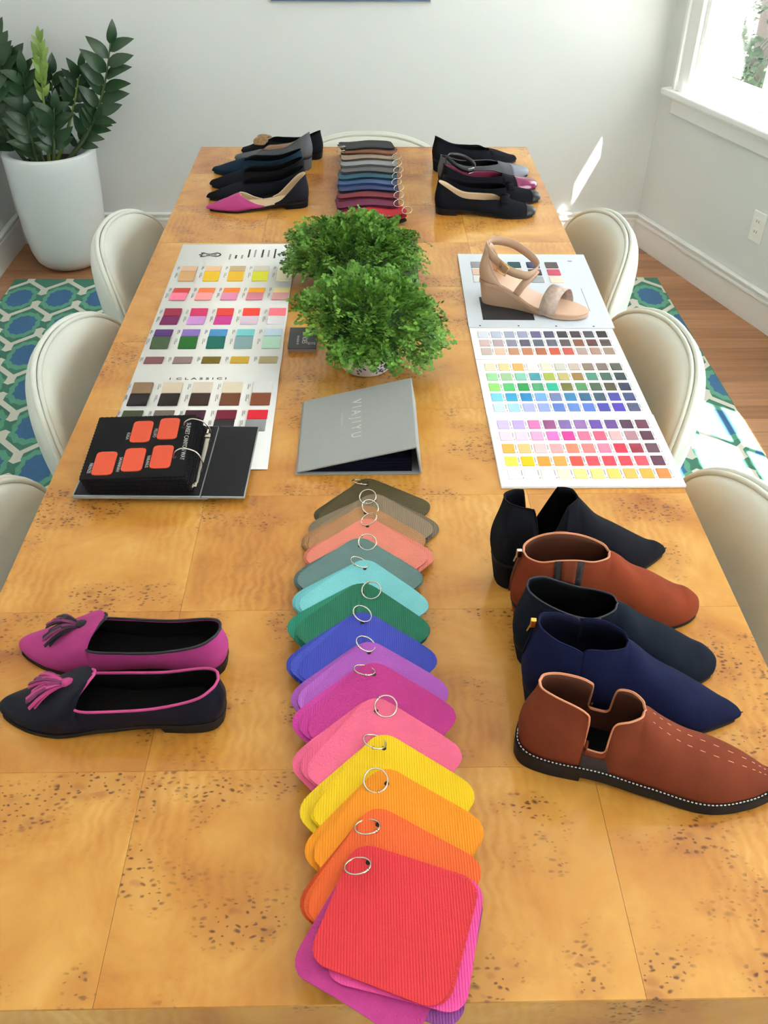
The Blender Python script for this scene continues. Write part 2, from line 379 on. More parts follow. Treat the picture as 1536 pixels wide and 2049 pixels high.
def seg(p, q, w0, z, mi):
    p, q = Vector(p), Vector(q); n = Vector((-(q - p).y, (q - p).x)).normalized() * w0 / 2
    a = [p - n, q - n, q + n, p + n]; rpoly([(v.x, v.y) for v in a], z, mi)
PX, PY, AM = 0.1645, 0.2435, 0.042
k = -1; y = 3.275
while y > RY0 - 0.3:
    for n in range(-4, 20):
        ux = -1.353 + PX * n + (PX / 2) * ((k) % 2); dx = ux + PX / 2
        U, D, D2 = (ux, y + AM), (dx, y - AM), (ux - PX / 2, y - AM)
        # cell below the up node
        cx, cy = ux, y - PY / 2; H = PY / 2 + AM
        def cell(s): return [(cx + a * s, cy + b * s) for a, b in ((0, 0.112), (0.022, 0.098), (0.034, 0.100), (0.052, 0.066), (0.066, 0.058), (0.060, 0.026), (0.068, 0), (0.060, -0.026), (0.066, -0.058), (0.052, -0.066), (0.034, -0.100), (0.022, -0.098), (0, -0.112), (-0.022, -0.098), (-0.034, -0.100), (-0.052, -0.066), (-0.066, -0.058), (-0.060, -0.026), (-0.068, 0), (-0.060, 0.026), (-0.066, 0.058), (-0.052, 0.066), (-0.034, 0.100), (-0.022, 0.098))]
        rpoly(cell(1.02)[::-1], 0.0093, 1); rpoly(cell(0.74)[::-1], 0.0096, 2)
        seg(U, D, 0.022, 0.0099, 3); seg(U, D2, 0.022, 0.0099, 3)
        for (q, sg) in ((U, 1), (D, -1)):
            x_, y_ = q; w_ = 0.016
            pts = [(x_ - w_, y_ - sg * 0.012), (x_ + w_, y_ - sg * 0.012), (x_ + w_, y_ + sg * 0.03), (x_ + w_ + 0.004, y_ + sg * 0.042), (x_, y_ + sg * 0.056), (x_ - w_ - 0.004, y_ + sg * 0.042), (x_ - w_, y_ + sg * 0.03)]
            rpoly(pts if sg > 0 else pts[::-1], 0.0101, 3)
    y -= PY; k += 1
rug_o = rug.build('rug', rug_m); tag(rug_o, 'blue and green rug with cream lattice under the dining table', 'rug')

# ------------------------------------------------------------------ table
TW, TL, TZ = 1.07, 2.7066, 0.75
table = thing('dining_table', 'long glossy burl wood dining table holding the shoes and swatches', 'table', (0, TL / 2, 0))
M_burl = burl('burl_veneer')
mb = MB(); mb.box(-TW / 2 + 0.002, TW / 2 - 0.002, -TL / 2 + 0.002, TL / 2 - 0.002, TZ - 0.06, TZ - 0.0025); mb.build('table_core', mat('table_core_wood', (150, 92, 40), 0.5), table)
nc, nr = 4, 10; cw_, ch_ = TW / nc, TL / nr
mb = MB(); mb.bbox(-cw_ / 2 + 0.00015, cw_ / 2 - 0.00015, -ch_ / 2 + 0.00015, ch_ / 2 - 0.00015, -0.0035, 0, 0.0003); proto = None
for r in range(nr):
    for c in range(nc):
        if proto is None: o = mb.build('veneer_panel', M_burl, table); proto = o.data
        else: o = bpy.data.objects.new('veneer_panel', proto); col.objects.link(o); o.parent = table
        o.location = (-TW / 2 + cw_ * (c + 0.5), -TL / 2 + ch_ * (r + 0.5), TZ)
h_ap = 0.13; zc_ap = TZ - 0.0036 - h_ap / 2
for ln, rz, loc in ((TW, 0, (0, -TL / 2, zc_ap)), (TW, PI, (0, TL / 2, zc_ap)), (TL - 0.04, -PI / 2, (-TW / 2, 0, zc_ap)), (TL - 0.04, PI / 2, (TW / 2, 0, zc_ap))):
    q = MB(); q.bbox(-ln / 2, ln / 2, -h_ap / 2, h_ap / 2, -0.02, 0.0, 0.001); o = q.build('apron', M_burl, table); o.location = loc; o.rotation_euler = (PI / 2, 0, rz)
for sx in (-1, 1):
    for sy in (-1, 1):
        q = MB(); cx, cy = sx * (TW / 2 - 0.07), sy * (TL / 2 - 0.07); q.bbox(cx - 0.05, cx + 0.05, cy - 0.05, cy + 0.05, 0.0105, TZ - 0.06, 0.002); q.build('leg', M_burl, table)

# ------------------------------------------------------------------ chairs
M_lea = mat('cream_leather', (205, 209, 200), 0.42, 0.03, 12, bump=0.06, bscale=500)
M_oak = mat('light_oak', (214, 160, 96), 0.45, 0.12, 30)
def pillow(mb, outline, T, sgn, place, p=3.0, nr_=9, d0=0.0):
    """half pillow over a closed outline (list of (v,w)); sgn = side; place(v,w,depth)->point"""
    cv = sum(a for a, b in outline) / len(outline); cw2 = sum(b for a, b in outline) / len(outline)
    rows = []
    for k in range(nr_):
        r = math.sin((1 - k / (nr_ - 1)) * PI / 2) if k < nr_ - 1 else 0.0
        d = T * (max(0.0, 1 - r ** p)) ** (1 / 2.2)
        rows.append([place(cv + (a - cv) * r, cw2 + (b - cw2) * r, d0 + sgn * d) for a, b in outline])
    n = len(outline); k0 = len(mb.v); f = []
    for i in range(nr_ - 1):
        for j in range(n):
            q = (i * n + j, i * n + (j + 1) % n, (i + 1) * n + (j + 1) % n, (i + 1) * n + j); f.append(q if sgn > 0 else q[::-1])
    mb.add([q for rw in rows for q in rw], f)
def chair(label, loc, rz):
    """local +x faces the table"""
    ch = thing('dining_chair', label, 'chair', loc, rz, 'cream dining chairs around the table')
    # backrest outline: v lateral, w height
    ol = []
    for i in range(64):
        a = 2 * PI * i / 64; c, s = math.cos(a), math.sin(a)
        e = 2.45; v = math.copysign(abs(c) ** (2 / e), c); w_ = math.copysign(abs(s) ** (2 / e), s)
        hw = 0.288 * (1.0 - (0.24 * max(0, -w_) ** 1.5))
        ol.append((v * hw, 0.592 + w_ * 0.158))
    def pl(v, w_, d):
        lean = (w_ - 0.37) * 0.13; wrap = 0.93 * v * v
        return (-0.02 - lean + wrap + d, v, w_)
    q = MB(); pillow(q, [(a * 0.965, 0.592 + (b - 0.592) * 0.965) for a, b in ol], 0.034, 1, pl, 4.0, d0=0.006); q.build('back_cushion', M_lea, ch, True)
    q = MB(); pillow(q, ol, 0.042, -1, pl, 3.0, d0=-0.006); q.build('back_shell', M_lea, ch, True)
    q = MB(); q.tube([pl(a * 0.985, 0.592 + (b - 0.592) * 0.985, 0.004) for a, b in ol], 0.0055, 8, True); q.tube([pl(a, b, -0.008) for a, b in ol], 0.0065, 8, True); q.build('piping', M_lea, ch, True)
    so2 = []
    for i in range(48):
        a = 2 * PI * i / 48; c, s = math.cos(a), math.sin(a); e = 3.0
        so2.append((math.copysign(abs(c) ** (2 / e), c) * 0.235 + 0.22, math.copysign(abs(s) ** (2 / e), s) * (0.25 - 0.0 * c)))
    def ps(v, w_, d): return (v, w_, 0.425 + d)
    q = MB(); pillow(q, so2, 0.035, 1, ps, 4.0); pillow(q, so2, 0.045, -1, ps, 3.0); q.build('seat', M_lea, ch, True)
    q = MB(); q.tube([(0.05, 0.0, 0.385), (-0.03, 0.0, 0.39), (-0.062, 0.0, 0.44), (-0.066, 0.0, 0.52)], [0.02, 0.02, 0.018, 0.012], 10); q.build('back_bracket', M_oak, ch, True)
    for sx, sy in ((0, -1), (0, 1), (1, -1), (1, 1)):
        q = MB(); x0, x1 = (0.09, -0.03) if sx == 0 else (0.36, 0.43); q.tube([(x0, sy * 0.15, 0.40), (x1, sy * 0.225, 0.0150)], [0.019, 0.011], 12); q.build('leg', M_oak, ch, True)
    return ch
CX_ = 0.618
chair('cream leather chair on the plant side, nearest the back wall', (-CX_ - 0.01, 2.006, 0), 0)
chair('cream leather chair on the plant side, beside the open black binder', (-CX_ + 0.01, 1.35, 0), 0)
chair('cream leather chair on the plant side, cut off by the left frame edge', (-CX_ - 0.005, 0.70, 0), 0)
chair('cream leather chair on the window side, nearest the back wall', (CX_ + 0.014, 2.01, 0), PI)
chair('cream leather chair on the window side, beside the long colour card', (CX_, 1.362, 0), PI)
chair('cream leather chair on the window side, beside the ankle boots', (CX_, 0.71, 0), PI)
chair('cream leather chair at the far end of the table', (0.01, 2.785, 0), -PI / 2)

# ------------------------------------------------------------------ floor plant
M_pot = mat('white_glazed_pot', (226, 232, 232), 0.28, 0.01, 6, coat=0.3); M_soil = mat('dark_soil', (46, 36, 28), 0.95, 0.3, 60, bump=0.6, bscale=120)
M_zz = mat('zz_leaf', (38, 66, 38), 0.35, 0.25, 25); M_zzn = mat('zz_new_leaf', (118, 146, 66), 0.4, 0.15, 25); M_stem = mat('zz_stem', (72, 88, 52), 0.5, 0.15, 40)
pp = thing('potted_plant', 'tall dark green plant in a large white floor pot in the corner', 'plant', (-1.315, 3.545, 0))
q = MB(); q.lathe([(0.0, 0.001), (0.09, 0.001), (0.122, 0.010), (0.146, 0.035), (0.160, 0.075), (0.172, 0.16), (0.182, 0.30), (0.187, 0.44), (0.189, 0.485), (0.186, 0.492), (0.172, 0.494), (0.160, 0.490), (0.157, 0.47), (0.156, 0.40)], 64); q.build('pot', M_pot, pp, True)
q = MB(); q.lathe([(0.158, 0.425), (0.10, 0.432), (0.0, 0.435)], 40); q.build('soil', M_soil, pp, True)
def leafmesh(name, m, L, W):
    q = MB(); rows = []
    for i in range(7):
        t = i / 6; hw = W * math.sin(PI * min(1, t ** 0.8)) ** 0.8 * (1 - 0.15 * t) + 0.0006; z = 0.10 * L * math.sin(t * PI)
        rows.append([(L * t, -hw, z + 0.22 * hw), (L * t, 0, z), (L * t, hw, z + 0.22 * hw)])
    q.grid(rows); o = q.build(name, m, None, True); me = o.data; bpy.data.objects.remove(o); return me
zl = leafmesh('leaf', M_zz, 0.105, 0.024); zn = leafmesh('leaf', M_zzn, 0.075, 0.015)
def frond(base, tip, bow, n, me, stem_m, scale=1.0, start=0.3, fold=0.75, rad=0.009):
    b, t = Vector(base), Vector(tip); mid = (b + t) / 2 + Vector(bow)
    pts = [b * (1 - s) ** 2 + mid * 2 * s * (1 - s) + t * s * s for s in [k / 16 for k in range(17)]]
    q = MB(); q.tube(pts, [rad * (1 - 0.72 * k / 16) for k in range(17)], 8); st = q.build('stem', stem_m, pp, True)
    view = Vector((0.35, -1, 0.35)).normalized()
    for i in range(n):
        s = start + (1 - start) * (i + 0.5) / n; p = b * (1 - s) ** 2 + mid * 2 * s * (1 - s) + t * s * s; tg = ((mid - b) * (1 - s) + (t - mid) * s).normalized()
        side = tg.cross(view).normalized() * (1 if i % 2 else -1)
        if i == n - 1: xa = tg
        else: xa = (tg * fold + side * (1 - 0.35 * s) + Vector((random.uniform(-.25, .25), random.uniform(-.35, .15), random.uniform(-.1, .2)))).normalized()
        za = (view + Vector((random.uniform(-.7, .7), 0, random.uniform(0, .8)))); ya = za.cross(xa).normalized()
        o = bpy.data.objects.new('leaf', me); col.objects.link(o); o.parent = st
        k = scale * (0.72 + 0.45 * math.sin(PI * (0.15 + 0.75 * (i / max(1, n - 1))))) * random.uniform(0.9, 1.1)
        o.matrix_local = TM(p, xa, ya) @ Matrix.Scale(k, 4)
frond((0.045, -0.03, 0.43), (0.335, -0.02, 0.905), (0.06, 0, -0.10), 15, zl, M_stem, 1.05, 0.42, 0.55)
frond((0.01, -0.06, 0.43), (0.075, -0.06, 0.925), (-0.005, 0, 0), 15, zn, M_zzn, 0.75, 0.52, 1.6, 0.008)
frond((0.02, -0.02, 0.43), (0.185, 0.03, 0.80), (0.03, 0, 0), 11, zl, M_zzn, 0.8, 0.5, 0.6)
frond((-0.02, -0.03, 0.43), (-0.02, -0.04, 0.80), (-0.02, 0, 0), 13, zl, M_stem, 1.0, 0.35, 0.6)
frond((-0.05, -0.05, 0.43), (-0.115, -0.05, 0.97), (-0.02, 0, 0), 15, zl, M_stem, 0.95, 0.45, 0.75)
frond((-0.05, 0.02, 0.43), (-0.17, 0.02, 0.90), (0, 0, 0), 15, zl, M_stem, 1.05, 0.3, 0.6)
frond((-0.07, -0.04, 0.43), (-0.155, -0.12, 0.78), (-0.06, 0, 0), 14, zl, M_stem, 1.15, 0.2, 0.5)
frond((-0.06, 0.0, 0.43), (-0.11, 0.05, 0.84), (0.02, 0, 0), 13, zl, M_stem, 1.0, 0.3, 0.6)
frond((0.06, -0.01, 0.43), (0.225, -0.03, 0.62), (0.02, 0, 0.02), 10, zl, M_stem, 0.75, 0.3, 0.7)
frond((0.0, 0.04, 0.43), (0.055, 0.08, 0.77), (0, 0, 0), 12, zl, M_stem, 0.95, 0.3, 0.6)
frond((-0.03, -0.08, 0.43), (-0.02, -0.10, 0.66), (0.0, -0.02, 0), 11, zl, M_stem, 0.9, 0.2, 0.6)
frond((0.03, -0.07, 0.43), (0.09, -0.09, 0.68), (0.0, -0.02, 0), 11, zl, M_stem, 0.9, 0.25, 0.6)

#@@SHOES
# ------------------------------------------------------------------ shoes
def outline_pts(o, n=6):
    return hermite(o, n)
class Shoe:
    """heel centre at x=0, toe at x=L, y sideways, z up; the upper is lofted from the sole edge to a drawn top line"""
    def __init__(s, name, label, L, outline, zb, loc, ang, cat='shoe', group=None, bend=0.0):
        s.root = thing(name, label, cat, (loc[0], loc[1], TZ + 0.0006 + (loc[2] if len(loc) > 2 else 0)), R(ang), group)
        s.L = L; s.bend = bend
        P = hermite([(a * L, b) for a, b in outline], 10); P[:, 1] = np.maximum(P[:, 1], 0); P[0] = P[0]; s.op = P
        d = np.r_[0, np.cumsum(np.hypot(*np.diff(P, axis=0).T))]; s.ol = d / d[-1]
        s.zk = zb
    def z(s, x):
        X = [a * s.L for a, b in s.zk]; Z = [b for a, b in s.zk]
        if x <= X[0]: return Z[0]
        for i in range(len(X) - 1):
            if x <= X[i + 1]:
                t = (x - X[i]) / (X[i + 1] - X[i]); t = t * t * (3 - 2 * t); return Z[i] + (Z[i + 1] - Z[i]) * t
        return Z[-1]
    def B(s, q):
        x = np.interp(q, s.ol, s.op[:, 0]); y = np.interp(q, s.ol, s.op[:, 1])
        e = 0.012; a, b = max(0, q - e), min(1, q + e)
        tx = np.interp(b, s.ol, s.op[:, 0]) - np.interp(a, s.ol, s.op[:, 0]); ty = np.interp(b, s.ol, s.op[:, 1]) - np.interp(a, s.ol, s.op[:, 1])
        if q < 0.004: n = (-1.0, 0.0)
        elif q > 0.996: n = (1.0, 0.0)
        else: l = math.hypot(tx, ty); n = (-ty / l, tx / l)
        return x, y, n
    def q_of_x(s, f): return float(np.interp(f * s.L, s.op[:, 0] + np.arange(len(s.op)) * 1e-9, s.ol))
    def bnd(s, p): return (p[0], p[1] + s.bend * (p[0] / s.L - 0.35) ** 2, p[2])
    def loft(s, keys, nt=9, n=6, corners=(), bulge=0.22):
        """keys: (x/L, y, z, bottom x/L, m)"""
        K = [(a * s.L, y, z, s.q_of_x(bx), m) for a, y, z, bx, m in keys]
        S = hermite(K, n, corners); s.S = S; s.nt = nt; s.G = {}
        for sg in (1, -1):
            G = []
            for (tx, ty, tz, q, m) in S:
                q = min(max(q, 0), 1); m = min(max(m, 0), 1); ty = max(ty, 0.0)
                bx, by, nn = s.B(q); bz = s.z(bx); h = max(tz - bz, 0.0005)
                p0 = np.array((bx, by, bz)); p3 = np.array((tx, ty, tz)); nv = np.array((nn[0], nn[1], 0))
                p1 = p0 + nv * bulge * h * 0.5 * (1 - 0.5 * m) + np.array((0, 0, 0.42 * h))
                p2 = p3 + (1 - m) * (nv * 0.06 * h + np.array((0, 0, -0.45 * h))) + m * np.array((0.50 * (bx - tx), 0.72 * abs(by - ty), -0.06 * h))
                row = []
                for k in range(nt):
                    t = k / (nt - 1); p = (1 - t)**3 * p0 + 3 * t * (1 - t)**2 * p1 + 3 * t * t * (1 - t) * p2 + t**3 * p3
                    row.append(s.bnd((p[0], sg * max(p[1], 0), p[2])))
                G.append(row)
            s.G[sg] = G
        return s
    def upper(s, m_out, m_in, m_rim, thick=0.0022, name='upper', split=None, m2=None):
        mb = MB(); mb.grid(s.G[1], flip=True); mb.grid(s.G[-1])
        bm = bmesh.new(); vs = [bm.verts.new(p) for p in mb.v]
        for f in mb.f:
            try: bm.faces.new([vs[i] for i in f])
            except Exception: pass
        bmesh.ops.remove_doubles(bm, verts=bm.verts, dist=0.0004); bmesh.ops.dissolve_degenerate(bm, edges=bm.edges, dist=0.00005)
        me = bpy.data.meshes.new(name); 
        for f in bm.faces:
            f.smooth = True
            if split is not None and split(f.calc_center_median()): f.material_index = 3
        bm.to_mesh(me); bm.free()
        for m in (m_out, m_in, m_rim) + ((m2,) if m2 else ()): me.materials.append(m)
        o = bpy.data.objects.new(name, me); col.objects.link(o); o.parent = s.root
        md = o.modifiers.new('thickness', 'SOLIDIFY'); md.thickness = thick; md.offset = -1; md.use_even_offset = False
        md.material_offset = 1 if split is None else 1; md.material_offset_rim = 2
        return o
    def topline(s, m, r=0.0013, name='piping', a=0, b=None, up=0.0):
        i1 = len(s.S) if b is None else b
        # stop where the two sides meet at the throat
        pts = []
        for sg in (1,):
            pts = [s.G[1][i][-1] for i in range(a, i1)]
        pts2 = [s.G[-1][i][-1] for i in range(i1 - 1, a - 1, -1)]
        P = [Vector(p) + Vector((0, 0, up)) for p in pts + pts2]
        Q = [P[0]]
        for p in P[1:]:
            if (p - Q[-1]).length > 0.0006: Q.append(p)
        if (Q[0] - Q[-1]).length < 0.0006: Q.pop()
        mb = MB(); mb.tube(Q, r, 6, True); return mb.build(name, m, s.root, True)
    def slab(s, name, m, zt, zb_, k=1.0, x0=0.0, x1=1.0, taper=1.0, grow=0.0, parent=None, dx=0.0):
        P = [(x, y) for x, y in s.op if x0 * s.L - 1e-6 <= x <= x1 * s.L + 1e-6]
        P2 = []
        for p in P:
            if not P2 or math.hypot(p[0] - P2[-1][0], p[1] - P2[-1][1]) > 0.0005: P2.append(p)
        P = P2; cx = sum(p[0] for p in P) / len(P); N = len(P); cc = s.L * 0.5
        top = []; bot = []
        for i, (x, y) in enumerate(P):
            e = max(y * k + grow, 0.0002); xx = cc + (x - cc) * (1 + (grow / (s.L * 0.5))) 
            top.append((xx, e, zt(x))); xb = cx + (xx - cx) * taper + dx; bot.append((xb, e * taper, zb_(x)))
        V = [];
        for A in (top, bot):
            for sg in (1, -1): V += [s.bnd((p[0], sg * p[1], p[2])) for p in A]
        f = []
        for i in range(N - 1):
            f.append((i, N + i, N + i + 1, i + 1)); f.append((2 * N + i, 2 * N + i + 1, 3 * N + i + 1, 3 * N + i))
            f.append((i, i + 1, 2 * N + i + 1, 2 * N + i)); f.append((N + i, 3 * N + i, 3 * N + i + 1, N + i + 1))
        f.append((0, 2 * N, 3 * N, N)); f.append((N - 1, 2 * N - 1, 4 * N - 1, 3 * N - 1))
        return mesh_obj(name, V, f, m, parent or s.root, False)
    def patch(s, name, m, i0, i1, t0, t1, sides=(1, -1), off=0.0008, parent=None):
        """thin patch lying on the upper between loft columns i0..i1 and rows t0..t1"""
        out_ = []
        for sg in sides:
            G = s.G[sg]; mb = MB(); rows = []
            for i in range(i0, i1 + 1):
                row = []
                for k in range(t0, t1 + 1):
                    p = Vector(G[i][k]); a = Vector(G[min(i + 1, len(G) - 1)][k]) - Vector(G[max(i - 1, 0)][k]); b = Vector(G[i][min(k + 1, s.nt - 1)]) - Vector(G[i][max(k - 1, 0)])
                    nn = a.cross(b); nn = nn.normalized() * (-sg) if nn.length > 1e-12 else Vector((0, sg, 0)); row.append(p + nn * off)
                rows.append(row)
            mb.grid(rows, flip=(sg > 0)); o = mb.build(name, m, parent or s.root, True); md = o.modifiers.new('thickness', 'SOLIDIFY'); md.thickness = off * 1.5; md.offset = -1; out_.append(o)
        return out_

POINT = [(0, 0), (0.008, 0.014), (0.05, 0.0265), (0.15, 0.0305), (0.35, 0.0285), (0.52, 0.0330), (0.68, 0.0375), (0.80, 0.0310), (0.90, 0.0190), (0.965, 0.0098), (0.992, 0.0048), (1.0, 0)]
ALMOND = [(0, 0), (0.008, 0.014), (0.05, 0.0265), (0.15, 0.0305), (0.35, 0.0285), (0.52, 0.0335), (0.70, 0.0395), (0.82, 0.0350), (0.91, 0.0245), (0.97, 0.0135), (0.994, 0.0062), (1.0, 0)]
ROUND = [(0, 0), (0.008, 0.014), (0.05, 0.0265), (0.15, 0.0305), (0.35, 0.0290), (0.52, 0.0345), (0.70, 0.0410), (0.82, 0.0385), (0.91, 0.0310), (0.97, 0.0195), (0.993, 0.0100), (1.0, 0)]
M_suedeblk = mat('black_suede', (22, 23, 29), 0.95, 0.15, 50, bump=0.25, bscale=1400, spec=0.08)
M_navylea = mat('dark_navy_leather', (16, 19, 32), 0.5, 0.12, 60, bump=0.15, bscale=700, spec=0.12)
M_blklin = mat('black_lining', (12, 12, 14), 0.9, 0.08, 30, spec=0.08)
M_blksole = mat('black_rubber', (26, 24, 26), 0.6, 0.06, 30, spec=0.2)
M_beige = mat('beige_lining', (196, 172, 142), 0.6, 0.04, 20)
M_nude = mat('nude_leather', (178, 146, 122), 0.42, 0.05, 20, bump=0.03)
M_gold = mat('gold_metal', (220, 180, 90), 0.25, 0.03, 50, metal=1.0)
M_steel = mat('nickel_metal', (205, 200, 190), 0.22, 0.03, 50, metal=1.0)
def flat_zb(h=0.010, t=0.005): return [(0, h + t), (0.22, h + t), (0.5, t + 0.006), (0.72, t), (0.9, t), (1, t + 0.001)]
def heel_zb(h, t=0.005): return [(0, h), (0.18, h * 0.97), (0.62, t + 0.003), (0.75, t), (0.9, t), (1, t + 0.001)]
def sole_heel(s, hx, m_sole, m_heel, m_insole, t=0.004, taper=0.92, grow=0.0008, dx=0.0, insole=True):
    s.slab('sole', m_sole, lambda x: s.z(x) + 0.001, lambda x: max(s.z(x) - t, 0.0), grow=grow, x1=0.966)
    if hx: s.slab('heel', m_heel, lambda x: s.z(x) - t + 0.0005, lambda x: 0.0, x1=hx, taper=taper, dx=dx, grow=grow * 0.5)
    if insole: s.slab('insole', m_insole, lambda x: s.z(x) + 0.0035, lambda x: s.z(x) + 0.0012, k=0.93, x0=0.01, x1=0.97)
def wedge(s, m, x1=0.62, t=0.004, taper=0.94):
    s.slab('wedge_heel', m, lambda x: s.z(x) - t + 0.0005, lambda x: 0.0, x1=x1, taper=taper)
def bow(s, at, w, d, m, tilt=0.0):
    """knot and two loops on the toe; returns the part"""
    mb = MB(); c = Vector(at)
    for sg in (-1, 1):
        rows = []
        for i in range(7):
            t = i / 6; y = sg * w * t; hw = d * (0.35 + 0.65 * math.sin(PI * min(1, t * 0.72 + 0.1))); hz = 0.006 * math.sin(PI * (t * 0.85 + 0.12)) + 0.001
            rows.append([(c.x + hw * math.cos(a) + tilt * y, c.y + y, c.z - 0.25 * w * t * t + hz * math.sin(a)) for a in [2 * PI * k / 10 for k in range(11)]])
        mb.grid(rows, flip=(sg > 0)); mb.add(rows[-1][:-1], [tuple(range(10))] if sg > 0 else [tuple(range(9, -1, -1))])
    b = mb.build('bow', m, s.root, True)
    mb = MB(); mb.lathe([(0.0005, -0.006), (0.0045, -0.005), (0.006, 0), (0.0045, 0.005), (0.0005, 0.006)], 12); k = mb.build('knot', m, b, True); k.location = c + Vector((0, 0, 0.004)); k.scale = (1.25, 1.0, 0.9)
    return b
def flat_keys(bk=0.058, side=0.036, vamp=0.62, vz=0.040, tz=0.017, w=0.030, oz=0.0):
    """plain pump / ballet flat; oz lifts the heel part"""
    return [(0.012, 0.0, bk + oz, 0, 0), (0.030, 0.014, bk - 0.001 + oz, 0.02, 0), (0.10, 0.0245, bk - 0.010 + oz * 0.9, 0.09, 0), (0.26, 0.0290, side + 0.004 + oz * 0.6, 0.26, 0),
            (0.45, w, side + oz * 0.2, 0.45, 0), (vamp - 0.05, w - 0.004, side, vamp - 0.07, 0.05), (vamp + 0.015, 0.016, vz - 0.003, vamp + 0.0, 0.45), (vamp + 0.03, 0.0, vz, vamp + 0.06, 1),
            (vamp + 0.13, 0.0, vz - 0.008, vamp + 0.14, 1), (0.90, 0.0, tz + 0.006, 0.90, 1), (0.97, 0.0, tz, 0.965, 1), (0.997, 0.0, tz - 0.008, 0.994, 1), (0.9995, 0.0, 0.0075, 1.0, 1)]
NTH = 7 * 6 + 1   # loft columns up to the throat of flat_keys

# ---- two tasselled loafers
M_pink = mat('magenta_suede', (166, 50, 120), 0.9, 0.12, 60, bump=0.25, bscale=1300)
M_pinkcord = mat('magenta_cord', (178, 58, 122), 0.7, 0.08, 200)
def tassel(s, at, dirx, m, m2):
    mb = MB(); c = Vector(at); rs = random.Random(5)
    tas = None
    for i in range(15):
        a = R(-38 + 76 * i / 14) + rs.uniform(-.05, .05); ln = 0.046 + rs.uniform(-.004, .004); lift = 0.010 * math.cos(a * 1.7) + rs.uniform(-.001, .002)
        pts = [c + Vector((dirx * ln * t * math.cos(a), ln * t * math.sin(a), 0.003 + lift * math.sin(PI * min(1, t * 1.1) * 0.6) - 0.018 * t * t)) for t in (0, .25, .5, .75, 1)]
        sd = Vector((-math.sin(a) * dirx, math.cos(a), 0)); mb.ribbon(pts, [sd * 0.0044] * 5, 0.0014, mi=0 if i % 3 else 1)
    tas = mb.build('tassel', [m, m2], s.root, False)
    mb = MB(); mb.lathe([(0.0005, -0.008), (0.0055, -0.006), (0.007, 0.0), (0.0055, 0.006), (0.0005, 0.008)], 12); k = mb.build('tassel_knot', m, tas, True); k.location = c + Vector((-0.003 * dirx, 0, 0.005)); k.rotation_euler = (0, PI / 2, 0)
    mb = MB(); [mb.tube([c + Vector((-dirx * 0.008, 0, 0.005)), c + Vector((-dirx * 0.019, 0.006 * q, 0.006))], 0.0012, 6) for q in (-1, 0.2, 1)]; mb.build('tassel_lace', m, tas, True)
def loafer(label, loc, ang, m_out, m_pipe, m_tas, m_tas2, bend):
    s = Shoe('loafer', label, 0.288, ALMOND, flat_zb(0.012), loc, ang, bend=bend)
    keys = [(0.012, 0, 0.066, 0, 0), (0.030, 0.014, 0.0655, 0.02, 0), (0.10, 0.0250, 0.058, 0.09, 0), (0.27, 0.0290, 0.047, 0.26, 0), (0.45, 0.0310, 0.043, 0.42, 0), (0.585, 0.0310, 0.041, 0.54, 0.0),
            (0.622, 0.0255, 0.045, 0.60, 0.15), (0.590, 0.0180, 0.058, 0.64, 0.5), (0.545, 0.0090, 0.073, 0.67, 0.9), (0.535, 0.0, 0.0755, 0.70, 1),
            (0.64, 0, 0.060, 0.74, 1), (0.78, 0, 0.0400, 0.81, 1), (0.90, 0, 0.0250, 0.90, 1), (0.97, 0, 0.0175, 0.965, 1), (0.997, 0, 0.011, 0.994, 1), (0.9995, 0, 0.008, 1.0, 1)]
    s.loft(keys, nt=11, n=6); s.upper(m_out, M_blklin, m_out); s.topline(m_pipe, 0.0019, b=9 * 6 + 1, up=0.0008)
    sole_heel(s, 0.27, M_blksole, M_blksole, M_blklin, 0.005)
    i = 11 * 6; p = s.G[1][i - 3][-1]; tassel(s, (p[0] - 0.012, p[1], p[2] + 0.002), 1, m_tas, m_tas2)
    return s
loafer('magenta suede loafer with a black tassel and black edging', (-0.188, 0.437), 174.0, M_pink, mat('black_cord', (24, 24, 30), 0.6), mat('black_tassel', (26, 24, 34), 0.8), mat('plum_tassel', (110, 34, 84), 0.8), -0.02)
loafer('dark navy loafer with a magenta tassel and magenta piping', (-0.180, 0.352), 178.5, M_navylea, M_pinkcord, mat('magenta_tassel', (178, 58, 120), 0.8), mat('plum_tassel', (110, 34, 84), 0.8), -0.02)

# ---- five ankle boots
M_rust = mat('rust_suede', (112, 54, 36), 0.95, 0.30, 26, bump=0.25, bscale=1300, spec=0.1)
M_rust2 = mat('rust_suede_red', (122, 54, 32), 0.95, 0.25, 26, bump=0.25, bscale=1300, spec=0.1)
M_rim = mat('tan_leather_edge', (196, 128, 92), 0.6, 0.05, 60); M_brlin = mat('brown_lining', (88, 50, 36), 0.7, 0.12, 30, spec=0.2)
M_navy = mat('navy_suede', (20, 25, 54), 0.95, 0.18, 40, bump=0.25, bscale=1300, spec=0.1); M_navlin = mat('navy_lining', (16, 19, 38), 0.8, 0.1, 30, spec=0.1)
M_dknavy = mat('blue_black_suede', (22, 27, 38), 0.95, 0.14, 40, bump=0.25, bscale=1300, spec=0.08)
M_elastic = mat('dark_elastic', (40, 32, 34), 0.8, 0.1, 200, bump=0.3, bscale=900)
